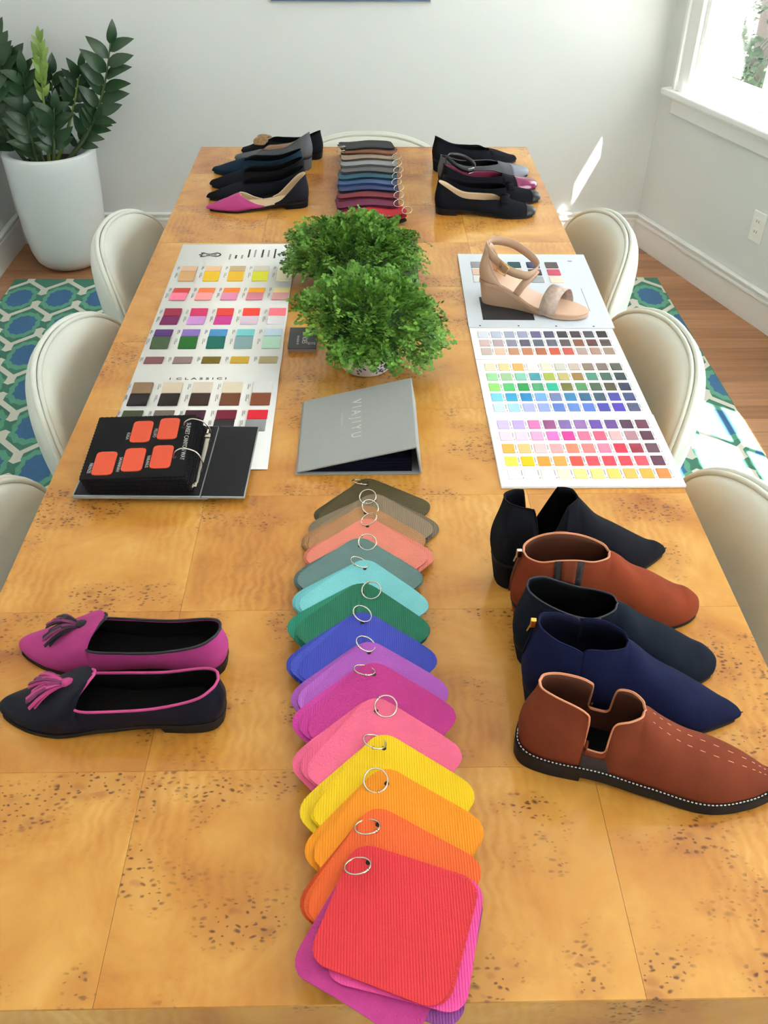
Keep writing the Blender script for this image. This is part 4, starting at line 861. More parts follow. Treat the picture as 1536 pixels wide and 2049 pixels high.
# right three-panel card
RC = [[(200, 208, 220), (175, 185, 205), (155, 165, 185), (150, 155, 185), (105, 100, 140), (80, 80, 105), (70, 70, 78), (72, 62, 72), (75, 75, 85), (50, 45, 50)],
      [(200, 175, 175), (175, 155, 165), (135, 135, 155), (95, 92, 110), (85, 95, 110), (100, 100, 118), (92, 82, 85), (125, 80, 65), (95, 62, 62), (82, 70, 70)],
      [(190, 175, 170), (215, 185, 165), (185, 140, 110), (180, 120, 90), (165, 100, 75), (190, 85, 65), (180, 85, 75), (165, 145, 140), (165, 130, 120), (145, 125, 110)],
      [(232, 215, 190), (232, 200, 150), (230, 170, 100), (225, 220, 215), (215, 205, 190), (190, 190, 180), (185, 170, 160), (130, 118, 105), (120, 105, 100), (85, 88, 80)],
      [(150, 205, 155), (155, 190, 150), (130, 190, 170), (75, 150, 165), (155, 170, 75), (175, 165, 110), (145, 115, 70), (75, 135, 115), (65, 100, 88), (55, 68, 75)],
      [(140, 225, 110), (85, 185, 115), (45, 150, 80), (80, 160, 115), (40, 170, 140), (110, 110, 60), (85, 140, 95), (75, 95, 75), (80, 78, 60), (55, 58, 80)],
      [(120, 200, 235), (60, 160, 205), (40, 130, 185), (110, 160, 215), (105, 120, 165), (60, 125, 175), (55, 100, 135), (65, 85, 105), (70, 70, 150), (65, 75, 120)],
      [(195, 215, 235), (160, 205, 245), (165, 170, 225), (140, 155, 215), (90, 120, 195), (95, 130, 200), (85, 115, 200), (75, 75, 165), (75, 60, 170), (75, 80, 110)],
      [(195, 180, 230), (180, 160, 225), (205, 115, 175), (145, 80, 130), (125, 100, 165), (140, 105, 165), (100, 75, 165), (100, 70, 140), (82, 55, 80), (105, 60, 80)],
      [(240, 205, 225), (240, 200, 230), (245, 160, 200), (235, 110, 190), (220, 60, 150), (240, 110, 145), (215, 90, 120), (200, 165, 170), (165, 125, 135), (90, 55, 75)],
      [(240, 170, 80), (243, 185, 125), (245, 185, 190), (240, 160, 165), (245, 130, 105), (245, 125, 125), (235, 125, 155), (200, 50, 75), (150, 50, 70), (100, 70, 85)],
      [(245, 225, 85), (240, 190, 20), (240, 150, 60), (240, 155, 75), (240, 80, 70), (240, 75, 90), (240, 70, 85), (240, 65, 80), (215, 80, 95), (95, 55, 75)],
      [(238, 238, 242), (238, 238, 242), (235, 232, 225), (243, 235, 195), (240, 220, 140), (240, 210, 130), (225, 195, 100), (220, 175, 90), (235, 165, 70), (235, 130, 75)]]
RY = [1.375, 1.337, 1.300, 1.234, 1.195, 1.155, 1.117, 1.079, 1.017, 0.979, 0.939, 0.900, 0.862]
M_card = mat('white_card', (238, 238, 240), 0.45, 0.01, 10)
rc = thing('colour_card', 'white three-panel card with rows of small square colour chips, right table edge', 'colour card', (0.381, 1.155, TZ))
for y0, y1, z0 in ((1.268, 1.484, 0.0004), (1.052, 1.2665, 0.0004), (0.826, 1.0505, 0.0004)):
    mb = MB(); mb.bbox(-0.156, 0.156, y0 - 1.155, y1 - 1.155, z0, z0 + 0.0022, 0.0006); mb.build('card_panel', M_card, rc)
mb = MB(); mb.bbox(-0.1555, 0.1565, 0.8265 - 1.155, 1.05 - 1.155, 0.0028, 0.0044, 0.0006); mb.build('card_panel', M_card, rc)
me = chip_mesh('colour_chip', 0.0212, 0.0282, M_chip, 0.0012, 0.0008); cap_mb = MB()
for r, yv in enumerate(RY):
    for c in range(10):
        x = 0.2515 + 0.0285 * c - 0.381; zz = 0.0026 if r < 8 else 0.0044
        place_chip(me, rc, x, yv - 1.155, zz, RC[r][c])
        cap_mb.box(x + 0.0125, x + 0.0140, yv - 1.155 - 0.003, yv - 1.155 + 0.012, zz - 0.0002, zz + 0.0002); cap_mb.box(x + 0.0130, x + 0.0155, yv - 1.155 - 0.012, yv - 1.155 - 0.0095, zz - 0.0002, zz + 0.0002)
tag(cap_mb.build('printed_captions', M_ink, rc), kind='stuff')
# grey card under the sandal
M_gcard = mat('pale_grey_card', (200, 208, 218), 0.4, 0.01, 10)
gc = thing('sample_card', 'pale grey sample card lying under the wedge sandal', 'sample card', (0.387, 1.604, TZ + 0.0030), R(-1.2))
mb = MB(); mb.bbox(-0.1590, 0.1590, -0.200, 0.200, 0.0, 0.0024, 0.0006); mb.build('card', M_gcard, gc)
me = chip_mesh('colour_chip', 0.031, 0.034, M_chip, 0.0016, 0.002)
GC = [[(140, 142, 146), (126, 120, 124), (56, 84, 88), (62, 66, 98), (92, 80, 82)], [(205, 176, 160), (150, 140, 136), (190, 172, 140), (86, 66, 64), (186, 76, 96)], [(214, 214, 216), (224, 214, 186), (216, 196, 160), (156, 160, 166), (226, 202, 184)]]
for r in range(3):
    for c in range(5): place_chip(me, gc, 0.272 + 0.0457 * c - 0.387 + 0.0 * r, (1.735, 1.692, 1.650)[r] - 1.604, 0.0024, GC[r][c])
mb = MB(); mb.box(0.262 - 0.387, 0.376 - 0.387, 1.438 - 1.604, 1.553 - 1.604, 0.0023, 0.0028); mb.build('black_square', mat('matte_black_print', (30, 30, 36), 0.6), gc)
mb = MB(); mb.tube([(0.117 + 0.004 * math.cos(a) * 1.3, 0.157 + 0.003 * math.sin(a), 0.0026) for a in [k * PI / 8 for k in range(16)]], 0.0006, 5, True); mb.build('small_mark', M_ink, gc)
mb = MB(); mb.box(0.118, 0.1195, -0.12, 0.0, 0.0023, 0.0027); mb.build('printed_line', M_ink, gc)
for x in (-0.134, -0.05, 0.032, 0.114):
    mb = MB(); mb.lathe([(0.0, 0.0027), (0.0022, 0.0027), (0.0026, 0.0022)], 10, c=(x, -0.194, 0)); mb.build('painted_hole', M_blkink, gc)  # dark disc laid on the card, painting the shade of a hole

# ------------------------------------------------------------------ open binder with black pages
M_blk = mat('black_page', (24, 24, 26), 0.9, 0.08, 60, bump=0.1, bscale=600, spec=0.1); M_blkcov = mat('black_cover_lining', (22, 22, 27), 0.6, 0.08, 40, spec=0.2); M_gcloth = mat('grey_cloth', (146, 150, 150), 0.6, 0.05, 80, bump=0.2, bscale=1500)
ob = thing('ring_binder', 'open black ring binder with orange leather chips on its top page', 'binder', (-0.338, 0.896, TZ + 0.0085), R(-1.5))
mb = MB(); mb.bbox(-0.140, 0.080, -0.103, 0.107, 0.0, 0.0030, 0.001); mb.build('front_cover', M_gcloth, ob)
mb = MB(); mb.bbox(-0.141, 0.068, -0.104, 0.108, 0.0034, 0.0064, 0.001); bc = mb.build('back_cover', M_gcloth, ob)
mb = MB(); mb.bbox(-0.138, 0.067, -0.101, 0.106, 0.0063, 0.0070, 0.0003); mb.build('inside_lining', M_blkcov, bc)
mb = MB(); mb.bbox(0.0705, 0.141, -0.104, 0.108, 0.0034, 0.0064, 0.001); sp = mb.build('spine', M_gcloth, ob)
mb = MB(); mb.bbox(0.0695, 0.139, -0.101, 0.106, 0.0063, 0.0070, 0.0003); mb.build('inside_lining', M_blkcov, sp)
# pinked page
def pinked(w_, h_, p=0.0042, d=0.0012):
    pts = []
    for (x0, y0, x1, y1) in ((-w_, -h_, w_, -h_), (w_, -h_, w_, h_), (w_, h_, -w_, h_), (-w_, h_, -w_, -h_)):
        ln = math.hypot(x1 - x0, y1 - y0); n = int(ln / p); nx, ny = (y1 - y0) / ln, -(x1 - x0) / ln
        for k in range(n):
            t = k / n; o_ = d if k % 2 else 0; pts.append((x0 + (x1 - x0) * t + nx * o_, y0 + (y1 - y0) * t + ny * o_))
    return pts
P = pinked(0.084, 0.092); n = len(P); t_ = 0.0019
mb = MB(); mb.add([(x, y, 0) for x, y in P] + [(x, y, t_) for x, y in P], [tuple(range(n - 1, -1, -1)), tuple(range(n, 2 * n))] + [(i, (i + 1) % n, n + (i + 1) % n, n + i) for i in range(n)])
pg0 = None; NP = 15
for k in range(NP):
    if pg0 is None: o = mb.build('page', M_blk, ob); pg0 = o.data
    else: o = bpy.data.objects.new('page', pg0); col.objects.link(o); o.parent = ob
    o.location = (-0.032 - 0.0006 * k + 0.0010 * math.sin(k * 2.1), -0.004 - 0.0005 * k + 0.0010 * math.cos(k * 1.7), 0.0072 + k * 0.0024); o.rotation_euler = (0, 0, R(2.2 + 0.5 * math.sin(k * 1.3)))
top = o; top.location = (-0.043, -0.010, 0.0072 + (NP - 1) * 0.0024); top.rotation_euler = (0, 0, R(4.0))
me = chip_mesh('leather_swatch', 0.034, 0.066, mat('orange_leather', (204, 66, 28), 0.5, 0.06, 90, bump=0.12, bscale=800), 0.0014, 0.007)
CH = [(-0.385 + 0.381, 0.928 - 0.886, 'KUGA'), (-0.340 + 0.381, 0.935 - 0.886, 'PELUFO'), (-0.432 + 0.381, 0.836 - 0.886, 'FIRENZE'), (-0.386 + 0.381, 0.844 - 0.886, 'SAVANNAH'), (-0.341 + 0.381, 0.850 - 0.886, 'VARANUS')]
M_wink = mat('white_ink', (186, 186, 182), 0.7)
for x, y, nm in CH:
    o = bpy.data.objects.new('leather_swatch', me); col.objects.link(o); o.parent = top; o.location = (x, y - 0.0 , t_)
    text('caption', nm, 0.0078, M_wink, top, TM((x - 0.0215, y - 0.012, t_ + 0.0002), (0, -1, 0), (1, 0, 0)), 0.0001)
text('page_title', 'SUNSET CANYON WAY', 0.0105, M_wink, top, TM((0.074, 0.010, t_ + 0.0002), (0, -1, 0), (1, 0, 0)), 0.0001)
mb = MB(); mb.bbox(0.046, 0.060, -0.070, 0.064, 0.0070, 0.0100, 0.001); pl_ = mb.build('ring_plate', M_steel, ob)
for sg in (-1, 1):
    mb = MB(); y0 = 0.064 if sg > 0 else -0.070; mb.bbox(0.044, 0.060, min(y0, y0 + sg * 0.012), max(y0, y0 + sg * 0.012), 0.0085, 0.0125, 0.002); mb.tube([(0.052, y0 + sg * 0.010, 0.011), (0.053, y0 + sg * 0.020, 0.014)], [0.004, 0.002], 8); mb.build('lever', M_steel, pl_)
for y0 in (0.047, -0.043):
    mb = MB(); pts = [(0.060, y0, 0.010), (0.066, y0, 0.030), (0.058, y0, 0.052), (0.038, y0, 0.060), (0.024, y0, 0.054), (0.020, y0, 0.043), (0.020, y0, 0.036)]
    mb.tube([tuple(p) for p in hermite(pts, 6)], 0.0014, 8); mb.build('binder_ring', M_steel, ob, True)
    mb = MB(); mb.lathe([(0.0, 0.0), (0.0036, 0.0), (0.004, -0.0004)], 14, c=(0.0195, y0, 0.0072 + NP * 0.0024 - 0.0001)); mb.build('painted_hole', M_blkink, ob)  # black disc on the top page stands for the hole's shade

# ------------------------------------------------------------------ closed grey binder
cb_ = thing('ring_binder', 'closed grey cloth binder wedge between the green plant and olive swatches', 'binder', (-0.015, 0.984, TZ))
HB = 0.0555; a_s = math.atan2(HB - 0.006, 0.200)
mb = MB(); mb.bbox(-0.107, 0.107, -0.115, 0.115, 0.0, 0.003, 0.001); mb.build('back_cover', M_gcloth, cb_)
Ms = Matrix.Translation((0.1075, 0, 0.0025)) @ Matrix.Rotation(-0.17, 4, 'Y'); mb = MB(); mb.bbox(-0.0015, 0.0015, -0.115, 0.115, 0.0, HB - 0.002, 0.001, M=Ms); mb.build('spine', M_gcloth, cb_)
Mt = Matrix.Translation((0.0985, 0, HB - 0.001)) @ Matrix.Rotation(-a_s, 4, 'Y')
mb = MB(); mb.bbox(-0.208, 0.001, -0.115, 0.115, 0.0, 0.003, 0.001, M=Mt); fc = mb.build('front_cover', M_gcloth, cb_)
mb = MB()
V = [(-0.096, -0.108, 0.0032), (0.100, -0.108, 0.0032), (0.100, -0.108, 0.030), (-0.086, -0.108, 0.0058), (-0.096, 0.108, 0.0032), (0.100, 0.108, 0.0032), (0.100, 0.108, 0.030), (-0.086, 0.108, 0.0058)]
for k in range(9):
    z0, z1 = 0.0034 + k * 0.0028, 0.0034 + k * 0.0028 + 0.0022; xl = -0.098 + max(0, (z1 - 0.005)) * 4.2
    q = MB(); q.box(xl, 0.092 - 0.002 * (k % 2), -0.109 + 0.0015 * (k % 3), 0.108, z0, z1); q.build('page', M_navlin, cb_)
txt = TM((0,) * 3, (0, -1, 0), (1, 0, 0))
M_emb = mat('pressed_grey', (186, 190, 188), 0.45, 0.03, 80)
text('lettering', 'V I A J I Y U', 0.0255, M_emb, fc, Mt @ TM((-0.105, 0.015, 0.0031), (0, -1, 0), (1, 0, 0)), 0.0002)
text('lettering', 'handmade in italy', 0.0068, M_emb, fc, Mt @ TM((-0.131, 0.020, 0.0031), (0, -1, 0), (1, 0, 0)), 0.0002)

# ------------------------------------------------------------------ two dark booklets under the plants
M_bkc = mat('black_booklet_cover', (36, 36, 40), 0.5, 0.06, 40); M_bkp = mat('booklet_pages', (150, 132, 120), 0.8, 0.08, 200)
bk = thing('booklet', 'small black booklet with pale lettering, left of the front plant pot', 'booklet', (-0.133, 1.350, TZ), R(0))
mb = MB(); mb.bbox(-0.029, 0.029, -0.046, 0.046, 0.0, 0.009, 0.0005); mb.build('pages', M_bkp, bk)
mb = MB(); mb.bbox(-0.030, 0.030, -0.0475, 0.0475, 0.009, 0.0105, 0.0004); cv = mb.build('cover', M_bkc, bk)
for body, sz, x, y in (('SHOES', 0.0150, 0.0035, -0.004), ('THE BOOK OF', 0.0062, -0.0105, -0.010), ('IT', 0.0135, 0.0215, -0.026), ('LET', 0.0075, 0.0130, -0.026)):
    text('lettering', body, sz, M_wink, cv, TM((x, y, 0.0107), (0, -1, 0), (1, 0, 0)), 0.0001)
bk2 = thing('booklet', 'dark grey booklet half hidden under the rear green plant', 'booklet', (0.082, 1.7485, TZ), R(0))
mb = MB(); mb.bbox(-0.044, 0.044, -0.113, 0.113, 0.0, 0.008, 0.0005); mb.build('pages', mat('grey_pages', (120, 120, 122), 0.8), bk2)
mb = MB(); mb.bbox(-0.045, 0.045, -0.1145, 0.1145, 0.008, 0.0095, 0.0004); mb.build('cover', mat('charcoal_cover', (52, 54, 60), 0.5), bk2)

# ------------------------------------------------------------------ two bushy plants
def fernmat():
    q = NT('moss_fern_leaf'); b = q.b; tc = q.n('ShaderNodeTexCoord'); n1 = q.n('ShaderNodeTexNoise', i_Scale=45.0, i_Detail=3.0); q.l(tc.outputs['Object'], n1.inputs['Vector'])
    q.l(q.ramp(n1.outputs['Fac'], [(0.30, lin((58, 100, 30))), (0.50, lin((88, 138, 46))), (0.70, lin((130, 176, 74)))]), b.inputs['Base Color']); b.inputs['Roughness'].default_value = 0.55; b.inputs['Specular IOR Level'].default_value = 0.3; return q.m
M_fern = fernmat()
def sprig_template(rs):
    """flat branching spray ending in rounded lobes; x = outwards, z = up"""
    V = []; F = []
    def quad(c, d, n_, L, W):
        k = len(V); s_ = np.cross(n_, d)
        for a, b in ((0, -0.22), (0.55, -0.5), (1.0, -0.25), (1.0, 0.25), (0.55, 0.5), (0, 0.22)): V.append(c + d * L * a + s_ * W * b)
        F.append((k, k + 1, k + 2, k + 3, k + 4, k + 5))
    def stick(a, b, w_):
        k = len(V); d = (b - a); s_ = np.cross(np.array((0, 0.3, 1.0)), d); s_ = s_ / (np.linalg.norm(s_) + 1e-9) * w_
        V.extend([a - s_, a + s_, b + s_ * 0.6, b - s_ * 0.6]); F.append((k, k + 1, k + 2, k + 3))
    L = 0.040; p0 = np.zeros(3)
    for j in range(5):
        t = 0.25 + 0.75 * j / 4; p = np.array((L * t, 0, 0.010 * math.sin(t * 2.4))); stick(p0, p, 0.0006); p0 = p
        for sg in (-1, 1):
            a = R(48 - 5 * j) * sg * (1 if j < 4 else 0.5); bl = 0.014 * (1.15 - 0.6 * t) * rs.uniform(0.85, 1.15)
            e = p + np.array((math.cos(a), math.sin(a), rs.uniform(-0.15, 0.35))) * bl; stick(p, e, 0.0005)
            for q_ in (-38, 0, 38):
                aa = a + R(q_ + rs.uniform(-10, 10)); d = np.array((math.cos(aa), math.sin(aa), rs.uniform(-.2, .3))); d /= np.linalg.norm(d)
                nn = np.array((rs.uniform(-.4, .4), rs.uniform(-.4, .4), 1.0)); nn -= d * nn.dot(d); nn /= np.linalg.norm(nn)
                quad(e - d * 0.001, d, nn, 0.0064 * rs.uniform(0.85, 1.25), 0.0048)
    return np.array(V), F
def bushy(label, loc, rx, ry, h, zc, n, seed, pot_r, pot_h, droop, fig=False):
    rs = random.Random(seed); pl2 = thing('potted_plant', label, 'plant', loc)
    mb = MB(); mb.lathe([(0.0, 0.001), (pot_r * 0.72, 0.001), (pot_r * 0.80, 0.005), (pot_r * 0.95, pot_h * 0.55), (pot_r, pot_h), (pot_r * 0.93, pot_h), (pot_r * 0.90, pot_h - 0.01)], 40); po = mb.build('pot', mat('white_ceramic_pot', (222, 220, 220), 0.3, 0.02, 20), pl2, True)
    if fig:   # printed dark leaf marks on the pot
        mb = MB()
        for k in range(70):
            a = rs.uniform(-PI * 0.62, -PI * 0.20); z = rs.uniform(0.012, pot_h * 0.95); r = pot_r * (0.80 + 0.18 * z / pot_h) + 0.0035; c = Vector((r * math.cos(a), r * math.sin(a), z)); tg = Vector((-math.sin(a), math.cos(a), 0)); up_ = Vector((0, 0, 1)); d = tg * rs.uniform(-1, 1) + up_ * rs.uniform(-.6, .9); d = d.normalized() * rs.uniform(0.004, 0.008)
            mb.ribbon([c - d / 2, c, c + d / 2], [tg.cross(d).cross(d).normalized() * 0.0 + d.cross(Vector((math.cos(a), math.sin(a), 0))).normalized() * 0.0022] * 3, 0.0005)
        tag(mb.build('pot_print', mat('dark_leaf_print', (40, 48, 62), 0.5), po), kind='stuff')
    mb = MB(); mb.lathe([(pot_r * 0.92, pot_h - 0.008), (0.0, pot_h - 0.004)], 24); mb.build('soil', M_soil, pl2, True)
    # inner mass
    T = [sprig_template(random.Random(seed * 10 + k)) for k in range(6)]; VV = []; FF = []; off = 0
    for i in range(n):
        u = rs.random(); a = rs.uniform(0, 2 * PI)
        ph = math.acos(1 - u * 1.28)     # down to a little under the equator
        shell = rs.choice((1.0, 1.0, 1.04, 0.94, 0.84, 0.74)); trail = i < 30
        if trail: shell = rs.uniform(1.06, 1.20); ph = rs.uniform(1.25, 1.75)
        d = np.array((math.sin(ph) * math.cos(a), math.sin(ph) * math.sin(a), math.cos(ph)))
        lump = 1 + 0.10 * math.sin(3 * a + seed) * math.sin(ph) + 0.08 * math.sin(5 * a + 2 * ph + seed) + rs.uniform(-.06, .06)
        p = np.array((d[0] * rx, d[1] * ry, d[2] * h)) * shell * lump + np.array((0, 0, zc))
        if p[2] < droop: p[2] = droop + rs.uniform(0, 0.012)
        if fig and p[0] < -0.070 and p[1] < 0.062 and p[2] < 0.115: continue
        V, F = T[rs.randrange(6)]
        xa = d + np.array((0, 0, -0.45 * math.sin(ph) + 0.1)) + np.array([rs.uniform(-.5, .5) for _ in range(3)]); 
        if p[2] < droop + 0.03: xa[2] = max(xa[2], -0.05)
        xa /= np.linalg.norm(xa)
        za = d * 0.8 + np.array((0, 0, 0.9)) + np.array([rs.uniform(-.4, .4) for _ in range(3)]); ya = np.cross(za, xa); ya /= np.linalg.norm(ya); za = np.cross(xa, ya)
        s_ = rs.uniform(0.72, 1.10); Rm = np.stack([xa, ya, za], 1) * s_
        W = (V - np.array((0.022, 0, 0))) @ Rm.T + p; W[:, 2] = np.maximum(W[:, 2], 0.002)
        VV.append(W); FF += [tuple(k + off for k in f) for f in F]; off += len(V)
    VV = np.concatenate(VV); fo = mesh_obj('foliage', VV, FF, M_fern, pl2, False); tag(fo, kind='stuff')
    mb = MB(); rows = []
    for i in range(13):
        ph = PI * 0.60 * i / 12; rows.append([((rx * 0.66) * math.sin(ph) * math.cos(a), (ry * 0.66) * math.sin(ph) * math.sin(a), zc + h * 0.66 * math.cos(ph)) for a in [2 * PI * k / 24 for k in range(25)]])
    mb.grid(rows); mb.build('filler_dome', mat('dark_filler', (34, 62, 24), 0.9, 0.3, 60), pl2, True)  # dark dome behind the sprigs, fills the gaps between them
    return pl2
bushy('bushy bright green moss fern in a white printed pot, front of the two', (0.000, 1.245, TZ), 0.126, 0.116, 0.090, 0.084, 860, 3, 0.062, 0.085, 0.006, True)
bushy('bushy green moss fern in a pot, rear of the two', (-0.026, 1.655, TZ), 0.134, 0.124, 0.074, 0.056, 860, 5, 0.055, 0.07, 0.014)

# ------------------------------------------------------------------ swatch bundles
M_sw = mat('swatch_leather', None, 0.6, 0.07, 18, bump=0.28, bscale=600, wave=110, spec=0.3)
M_sw2 = mat('swatch_leather_grained', None, 0.6, 0.12, 40, bump=0.6, bscale=380, spec=0.3)
CELL = 0.003; GX0, GY0 = -0.20, -0.10; GNX, GNY = int(0.40 / CELL), int(2.95 / CELL)
H = np.zeros((GNX, GNY)); 
yy_ = GY0 + (np.arange(GNY) + 0.5) * CELL; H[:, yy_ < 0] = -0.05
def samp(arr, X, Y):
    return arr[np.clip(((X - GX0) / CELL).astype(int), 0, GNX - 1), np.clip(((Y - GY0) / CELL).astype(int), 0, GNY - 1)]
def dil(Hm):
    D = Hm.copy()
    for _ in range(2):
        E = D.copy(); E[1:] = np.maximum(E[1:], D[:-1]); E[:-1] = np.maximum(E[:-1], D[1:]); E[:, 1:] = np.maximum(E[:, 1:], D[:, :-1]); E[:, :-1] = np.maximum(E[:, :-1], D[:, 1:]); D = E
    return D
NS = 18
def swatch_xy(size, rad, sx=1.0):
    per = []; B = rrect(size / 2 * sx, size / 2, rad, 6)
    # resample boundary starting at +x,+y corner direction into 4*NS points
    P = np.array(B + [B[0]]); 
    st = int(7 / 2); P = np.roll(np.array(B), -3, axis=0); P = np.vstack([P, P[:1]])
    d = np.r_[0, np.cumsum(np.hypot(*np.diff(P, axis=0).T))]; L = d[-1]
    XY = np.zeros((NS + 1, NS + 1, 2))
    for i in range(NS + 1):
        for j in range(NS + 1):
            u, v = 2 * i / NS - 1, 2 * j / NS - 1; r = max(abs(u), abs(v))
            if r < 1e-9: continue
            # perimeter parameter from the +,+ corner going counter-clockwise (top edge right->left first)
            if v == r and not (u == -r): s_ = (r - u) / (2 * r)
            elif u == -r and not (v == -r): s_ = 1 + (r - v) / (2 * r)
            elif v == -r and not (u == r): s_ = 2 + (u + r) / (2 * r)
            else: s_ = 3 + (v + r) / (2 * r)
            q = (s_ / 4) % 1.0 * L
            XY[i, j, 0] = r * np.interp(q, d, P[:, 0]); XY[i, j, 1] = r * np.interp(q, d, P[:, 1])
    return XY
def lay(XY, th=0.0011, gap=0.0001, wavef=None, iters=60, stiff=True):
    global H
    D = dil(H); X, Y = XY[..., 0], XY[..., 1]; z0 = samp(D, X, Y) + gap
    off_t = Y < 0.0
    z0 = np.where(off_t, np.minimum(z0, 0.0) if False else z0, z0)
    if wavef is not None: z0 = z0 + wavef(X, Y)
    z = z0.copy(); zf = np.where(off_t & (z0 < -0.03), -0.02, z0)
    for _ in range(iters):
        a = z.copy(); a[1:-1, 1:-1] = (z[2:, 1:-1] + z[:-2, 1:-1] + z[1:-1, 2:] + z[1:-1, :-2]) / 4
        a[0, 1:-1] = (z[0, 2:] + z[0, :-2] + z[1, 1:-1]) / 3; a[-1, 1:-1] = (z[-1, 2:] + z[-1, :-2] + z[-2, 1:-1]) / 3
        a[1:-1, 0] = (z[2:, 0] + z[:-2, 0] + z[1:-1, 1]) / 3; a[1:-1, -1] = (z[2:, -1] + z[:-2, -1] + z[1:-1, -2]) / 3
        z = np.maximum(zf, a)
    z = np.maximum(z, zf)
    sl_ = 0.14
    for _ in range(NS):
        for ax in (0, 1):
            ds = np.hypot(np.diff(X, axis=ax), np.diff(Y, axis=ax)) * sl_
            if ax == 0: z[1:] = np.maximum(z[1:], z[:-1] - ds); z[:-1] = np.maximum(z[:-1], z[1:] - ds)
            else: z[:, 1:] = np.maximum(z[:, 1:], z[:, :-1] - ds); z[:, :-1] = np.maximum(z[:, :-1], z[:, 1:] - ds)
    # stamp into the height map with oversampling
    for fi in np.linspace(0, NS, 4 * NS + 1):
        i0 = min(int(fi), NS - 1); t = fi - i0
        rx = X[i0] * (1 - t) + X[i0 + 1] * t; ry_ = Y[i0] * (1 - t) + Y[i0 + 1] * t; rz = z[i0] * (1 - t) + z[i0 + 1] * t
        fj = np.linspace(0, NS, 4 * NS + 1); rxx, ryy, rzz = (np.interp(fj, np.arange(NS + 1), q) for q in (rx, ry_, rz))
        ix = np.clip(((rxx - GX0) / CELL).astype(int), 0, GNX - 1); iy = np.clip(((ryy - GY0) / CELL).astype(int), 0, GNY - 1); np.maximum.at(H, (ix, iy), rzz + th)
    return z
def swatch_obj(parent, XY, z, th, c, m, org, dk=0.79):
    n = NS + 1; V = []; F = []
    for zz in (z + th, z):
        for i in range(n):
            for j in range(n): V.append((XY[i, j, 0] - org[0], XY[i, j, 1] - org[1], zz[i, j]))
    for i in range(NS):
        for j in range(NS):
            a, b, c_, d = i * n + j, (i + 1) * n + j, (i + 1) * n + j + 1, i * n + j + 1; F.append((a, b, c_, d)); F.append((n * n + a, n * n + d, n * n + c_, n * n + b))
    rim = [(i, 0) for i in range(NS)] + [(NS, j) for j in range(NS)] + [(i, NS) for i in range(NS, 0, -1)] + [(0, j) for j in range(NS, 0, -1)]
    k0 = len(V); nr_ = len(rim)
    for (i, j) in rim: V.append(V[i * n + j])
    for (i, j) in rim: V.append(V[n * n + i * n + j])
    for k in range(nr_): k2 = (k + 1) % nr_; F.append((k0 + k, k0 + nr_ + k, k0 + nr_ + k2, k0 + k2))
    o = mesh_obj('swatch', V, F, m, parent, True); o.color = tuple(v * dk for v in lin(c)[:3]) + (1.0,)
    return o
def rot2(XY, a, c): ca, sa = math.cos(a), math.sin(a); return np.stack([c[0] + (XY[..., 0] - c[0]) * ca - (XY[..., 1] - c[1]) * sa, c[1] + (XY[..., 0] - c[0]) * sa + (XY[..., 1] - c[1]) * ca], -1)
M_ring = mat('split_ring_metal', (196, 190, 176), 0.25, 0.04, 50, metal=1.0)
def ring(parent, hole, org, zt, ang, tilt, Rr=0.0135):
    """ring threaded through the hole; its centre lies Rr away from the hole in direction ang"""
    c = Vector((hole[0] + math.cos(ang) * Rr * 0.92 - org[0], hole[1] + math.sin(ang) * Rr * 0.92 - org[1], zt + 0.0045))
    xa = Vector((math.cos(ang), math.sin(ang), 0.10)).normalized(); ya = Vector((-math.sin(ang) * math.cos(tilt), math.cos(ang) * math.cos(tilt), math.sin(tilt))); ya = (ya - xa * ya.dot(xa)).normalized()
    mb = MB(); mb.tube([c + xa * Rr * math.cos(a) + ya * Rr * math.sin(a) for a in [2 * PI * k / 28 for k in range(28)]], 0.00105, 8, True); o = mb.build('ring', M_ring, parent, True)
    mb = MB(); mb.lathe([(0.0003, -0.0024), (0.0019, -0.001), (0.0019, 0.001), (0.0003, 0.0024)], 8); k = mb.build('hinge', M_ring, o, True); a = 1.9; k.location = c + xa * Rr * math.cos(a) + ya * Rr * math.sin(a)
    return o
M_hole = mat('hole_shade', (30, 22, 20), 0.9)  # dark colour for the shade inside the swatch holes
BASE = swatch_xy(0.142, 0.023)
